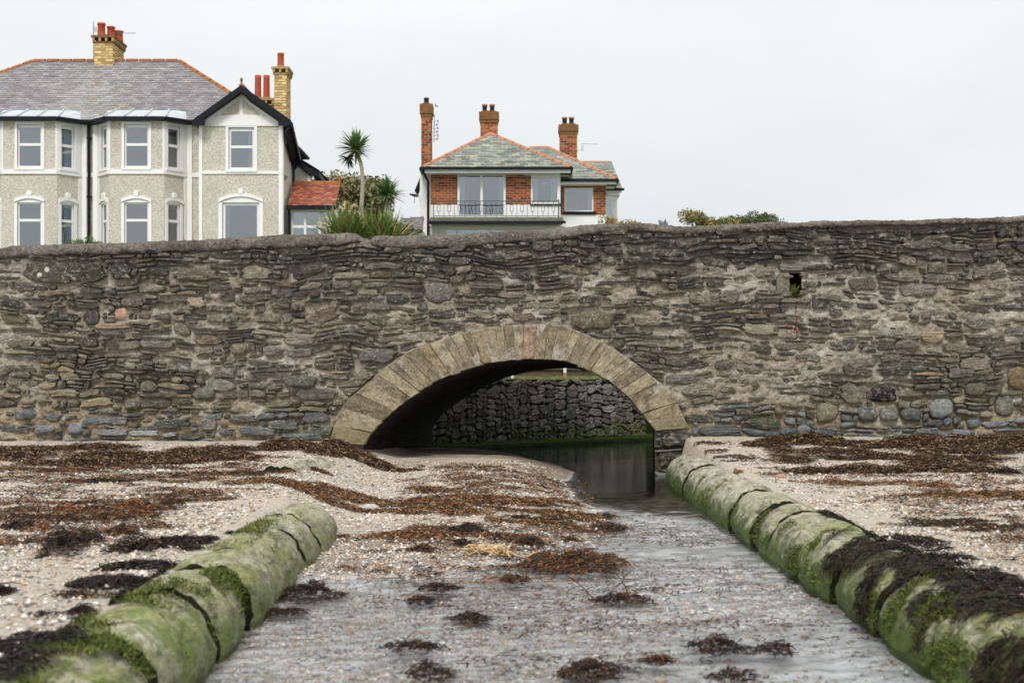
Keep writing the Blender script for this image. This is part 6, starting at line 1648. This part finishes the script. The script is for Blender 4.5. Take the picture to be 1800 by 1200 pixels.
# ------------------------------------------------------------------ plants
def blades(b, base, n, r, length, width, cols, seed, up=(0.2, 1.4), droop=0.5, seg=5, spread=0.0):
    q = random.Random(seed)
    for k in range(n):
        az = q.uniform(0, 2 * PI); el = q.uniform(*up); L_ = q.uniform(*length); w = width * q.uniform(.7, 1.2)
        p = Vector(base) + Vector((q.uniform(-1, 1) * spread, q.uniform(-1, 1) * spread * .6, 0)); d = Vector((math.cos(az) * math.cos(el), math.sin(az) * math.cos(el), math.sin(el)))
        s = d.cross(Vector((0, 0, 1))).normalized(); s = (s + Vector((q.uniform(-.6, .6), q.uniform(-.6, .6), q.uniform(-.6, .6)))).normalized()
        c = q.choice(cols); f = q.uniform(.75, 1.25); b.t = tuple(v * f for v in c); pr = None; dr = droop * q.uniform(.4, 1.4)
        for j in range(seg + 1):
            t = j / seg; ww = w * (1 - t ** 2.2) * (.55 + .45 * min(t * 4, 1)) + .001
            cur = [b.v(p - s * ww / 2), b.v(p + s * ww / 2)]
            if pr: b.F.append([pr[0], pr[1], cur[1], cur[0]])
            pr = cur; p = p + d * (L_ / seg); d = (d + Vector((0, 0, -1)) * dr * (t + .15) * .42).normalized()
PALM = [(.075,.15,.035), (.105,.20,.05), (.05,.11,.03), (.15,.23,.075)]
def cordyline(label, trunks, heads, seed):
    t = thing('cabbage_palm', (trunks[0][0][0], trunks[0][0][1], 4.2), label, 'palm')
    for tr in trunks:
        b = MB(); b.t = (.36, .32, .26); b.tube(tr, [.075 - .03 * i / (len(tr) - 1) for i in range(len(tr))], 9); b.build('trunk', M['bark'], t, True)
    for i, (h, n, ln, up, cols, dr) in enumerate(heads):
        b = MB(); blades(b, h, n, .02, ln, .07, cols, seed + i, up, dr); b.build('crown', M['leaf'], t)
    return t
YP = 44.0
def PX(px, py, Y=YP, dy=0): return (fx(px, Y), Y + dy, fz(py, Y))
h = PX(626, 263)
cordyline('tall slender palm with a bare leaning trunk and a spiky head', [[PX(637, 440), PX(635, 372), PX(637.5, 325), PX(636, 296), PX(630, 272), h]],
          [(h, 150, (.50, .76), (-.25, 1.5), PALM, .35), (h, 26, (.45, .7), (-1.2, -.3), [(.10,.11,.035), (.16,.14,.06)], .2), (PX(612, 277), 60, (.25, .42), (-1.3, .3), [(.03,.05,.02), (.05,.075,.025), (.07,.07,.03)], .5)], 60)
b = [o for o in bpy.data.objects if o.name.startswith('crown')][0]
bb = MB(); bb.t = (.50, .46, .07); bb.tube([(h[0], h[1] - .03, h[2] - .09), (h[0], h[1] - .03, h[2] - .03), (h[0], h[1] - .03, h[2] + .06)], [.03, .075, .04], 10); bb.build('bud', M['leaf'], b.parent, True)
YQ = 45.0; h = PX(680, 342, YQ)
cordyline('short bushy palm with several thin stems right of the tall one', [[PX(676, 440, YQ), PX(677, 385, YQ), PX(679, 345, YQ)], [PX(684, 440, YQ), PX(682, 385, YQ), PX(680, 346, YQ)], [PX(692, 430, YQ), PX(686, 375, YQ), PX(681, 347, YQ)]],
          [(h, 170, (.46, .70), (-.35, 1.5), PALM, .4), (h, 30, (.35, .6), (-1.3, -.4), [(.16,.16,.06), (.10,.11,.04)], .2)], 70)
FLAX = [(.10,.18,.04), (.14,.23,.055), (.07,.135,.03), (.12,.20,.045), (.18,.25,.07), (.30,.26,.09), (.38,.26,.09)]
YX = 42.0
def flax(label, px, py, w, n, ln, seed, cat='flax'):
    base = PX(px, py, YX); t = thing('flax_clump', (base[0], base[1], base[2] - .2), label, cat)
    b = MB(); blades(b, base, n, .1, ln, .06, FLAX, seed, (.55, 1.5), .45, 6, w); b.build('leaves', M['leaf'], t); return t
f1 = flax('dense clump of sword-leaved flax under the tall palm, left of its trunk', 608, 432, .34, 420, (.8, 1.45), 80)
for i, (x, y, dx) in enumerate(((607, 357, .02), (621, 362, .12), (627, 374, .1), (573, 383, -.10), (566, 394, -.16), (600, 366, -.1))):
    q = PX(x, y, YX - .1); b = MB(); r = random.Random(i); b.t = (.62, .50, .33)
    pts = [(q[0] - dx * 1.5, q[1], q[2] - .55), (q[0] - dx * .7, q[1], q[2] - .15), (q[0] - dx * .3, q[1], q[2] - .02), (q[0] + dx * .4, q[1], q[2] + .03), (q[0] + dx, q[1], q[2] - .05)]
    b.tube(pts, [.01, .018, .05, .045, .01], 7)
    for k in range(40):
        j = r.uniform(1.2, 4); a = Vector(pts[int(j)]).lerp(Vector(pts[min(int(j) + 1, 4)]), j % 1); b.t = r.choice([(.66,.54,.36), (.55,.42,.26), (.72,.62,.45)])
        blades(b, a, 1, 0, (.07, .14), .02, [b.t], r.randint(0, 9999), (-.6, 1.2), .8, 2)
    b.build('plume', M['leaf'], f1)
flax('wide clump of green and bronze flax between the two palms', 668, 436, .50, 480, (.75, 1.35), 83)

def bush(name, label, cat, cpx, cpy, wpx, hpx, Y, n, cols, leaf, seed, blobs=9, stems=True, deep=1.0, sprig=0.25):
    """leafy shrub: woody stems and many small leaves gathered in uneven clumps"""
    r = np.random.RandomState(seed); k = Y / F; W, Hh = wpx * k / 2, hpx * k / 2; c = np.array([fx(cpx, Y), Y + W * .4, fz(cpy, Y)])
    t = thing(name, (c[0], c[1], c[2] - Hh), label, cat)
    bc = np.column_stack([(np.linspace(-.8, .8, blobs) + r.uniform(-.12, .12, blobs)) * W, r.uniform(-.6, .6, blobs) * W * deep, r.uniform(-.7, .62, blobs) * Hh]); bc[:, 2] *= 1 - .35 * np.abs(bc[:, 0]) / W; br = r.uniform(.28, .46, blobs) * min(W, Hh) * 1.15
    i = r.randint(0, blobs, n); d = r.normal(0, 1, (n, 3)); d /= np.linalg.norm(d, axis=1, keepdims=True)
    p = c + bc[i] + d * (br[i] * r.uniform(.45, 1.08, n) ** .7)[:, None] * np.array([1.15, 1.1, .95])
    m = r.uniform(0, 1, n) < sprig * .15; p[m] += d[m] * br[i][m][:, None] * .35
    u = r.normal(0, 1, (n, 3)); u /= np.linalg.norm(u, axis=1, keepdims=True); v = np.cross(u, d + r.normal(0, .5, (n, 3))); v /= np.linalg.norm(v, axis=1, keepdims=True) + 1e-6
    L_ = (leaf * r.uniform(.6, 1.3, n))[:, None]; w = L_ * .5
    V = np.stack([p - u * L_ * .5, p + v * w * .5, p + u * L_ * .5, p - v * w * .5], 1).reshape(-1, 3)
    ci = np.clip((r.randint(0, len(cols), n) + (i % 3 == 0)).astype(int), 0, len(cols) - 1)
    col = np.array(cols)[ci] * r.uniform(.7, 1.3, (n, 1))
    np_mesh('foliage', V, np.arange(4 * n).reshape(n, 4), M['leaf'], t, np.repeat(col, 4, 0))
    b = MB(); b.t = (.10, .08, .06)
    for j in range(blobs):
        e = c + bc[j] + np.array([0, 0, br[j] * .5]); s = c + np.array([bc[j][0] * .15, 0, -Hh * 1.2]); mid = (s + e) / 2 + np.array([bc[j][0] * .1, 0, -.05])
        b.tube([tuple(s), tuple(mid), tuple(e)], [.035 * Hh + .008, .02 * Hh + .006, .005], 6)
    b.build('stems', M['bark'], t, True); return t
bush('bush', 'tall olive brown bush behind the porch and the tall palm', 'bush', 606, 372, 134, 170, 57, 22000, [(.14,.155,.05), (.20,.195,.075), (.10,.12,.04), (.27,.235,.11), (.32,.27,.14)], .19, 1, 40)
bush('bush', 'grey green bush behind the short palm', 'bush', 690, 402, 66, 70, 50, 4000, [(.11,.13,.055), (.16,.17,.075), (.07,.085,.04)], .10, 2, 10)
bush('shrub', 'pale green leafy shrub tipped with orange above the wall, middle of the horizon', 'shrub', 1252, 390, 104, 60, 31, 5200, [(.10,.15,.04), (.14,.19,.05), (.07,.11,.03), (.32,.19,.05)], .055, 3, 15)
bush('shrub', 'dark green feathery shrub rising above the wall, right of the pale one', 'shrub', 1322, 390, 124, 50, 32, 7000, [(.045,.075,.025), (.065,.10,.03), (.09,.12,.04), (.14,.13,.045)], .05, 4, 20)
bush('shrub', 'sparse orange tinged shrub beside the white corner of the brick house', 'shrub', 1092, 389, 70, 40, 30, 1100, [(.36,.17,.04), (.30,.24,.06), (.16,.17,.05), (.42,.25,.08)], .05, 5, 9)
bush('hedge', 'clipped bright green hedge top before the left house', 'hedge', 145, 431, 56, 34, 45, 2200, [(.09,.16,.025), (.12,.20,.035), (.06,.11,.02)], .06, 6, 12)
# grey leaves just over the coping
t = thing('succulent', (wx(1166), WY + .3, wz(398)), 'small grey plant with pointed leaves peeping over the coping', 'plant')
for (ax, ay, bx_, by_, w, cl) in ((1168, 393, 1157.5, 386.5, .035, (.16,.17,.17)), (1168, 393, 1161, 391, .03, (.24,.25,.26)), (1168, 393, 1169.5, 384.5, .018, (.10,.12,.11)), (1171, 394, 1171.5, 388.5, .025, (.17,.18,.18))):
    b = MB(); b.t = cl; y = WY + .52
    A, B_ = Vector((wx(ax) * 1.027, y, wz(ay) + (wz(ay) - CAMZ) * .027)), Vector((wx(bx_) * 1.027, y, wz(by_) + (wz(by_) - CAMZ) * .027)); A.z -= .05
    b.tube([A, A.lerp(B_, .5), A.lerp(B_, .8), B_], [w * .5, w, w * .7, .002], 7); b.build('leaf', M['leaf'], t, True)
# tuft growing in the drain slot
t = thing('slot_plant', (wx(1396), WY + .1, wz(520)), 'small yellow green tuft growing in the slot of the sea wall', 'plant')
b = MB(); blades(b, (wx(1394), WY + .03, wz(519)), 260, .02, (.05, .19), .014, [(.16,.17,.04), (.10,.12,.03), (.22,.20,.06)], 5, (-.2, 1.5), .6, 3, .04); b.build('leaves', M['leaf'], t)
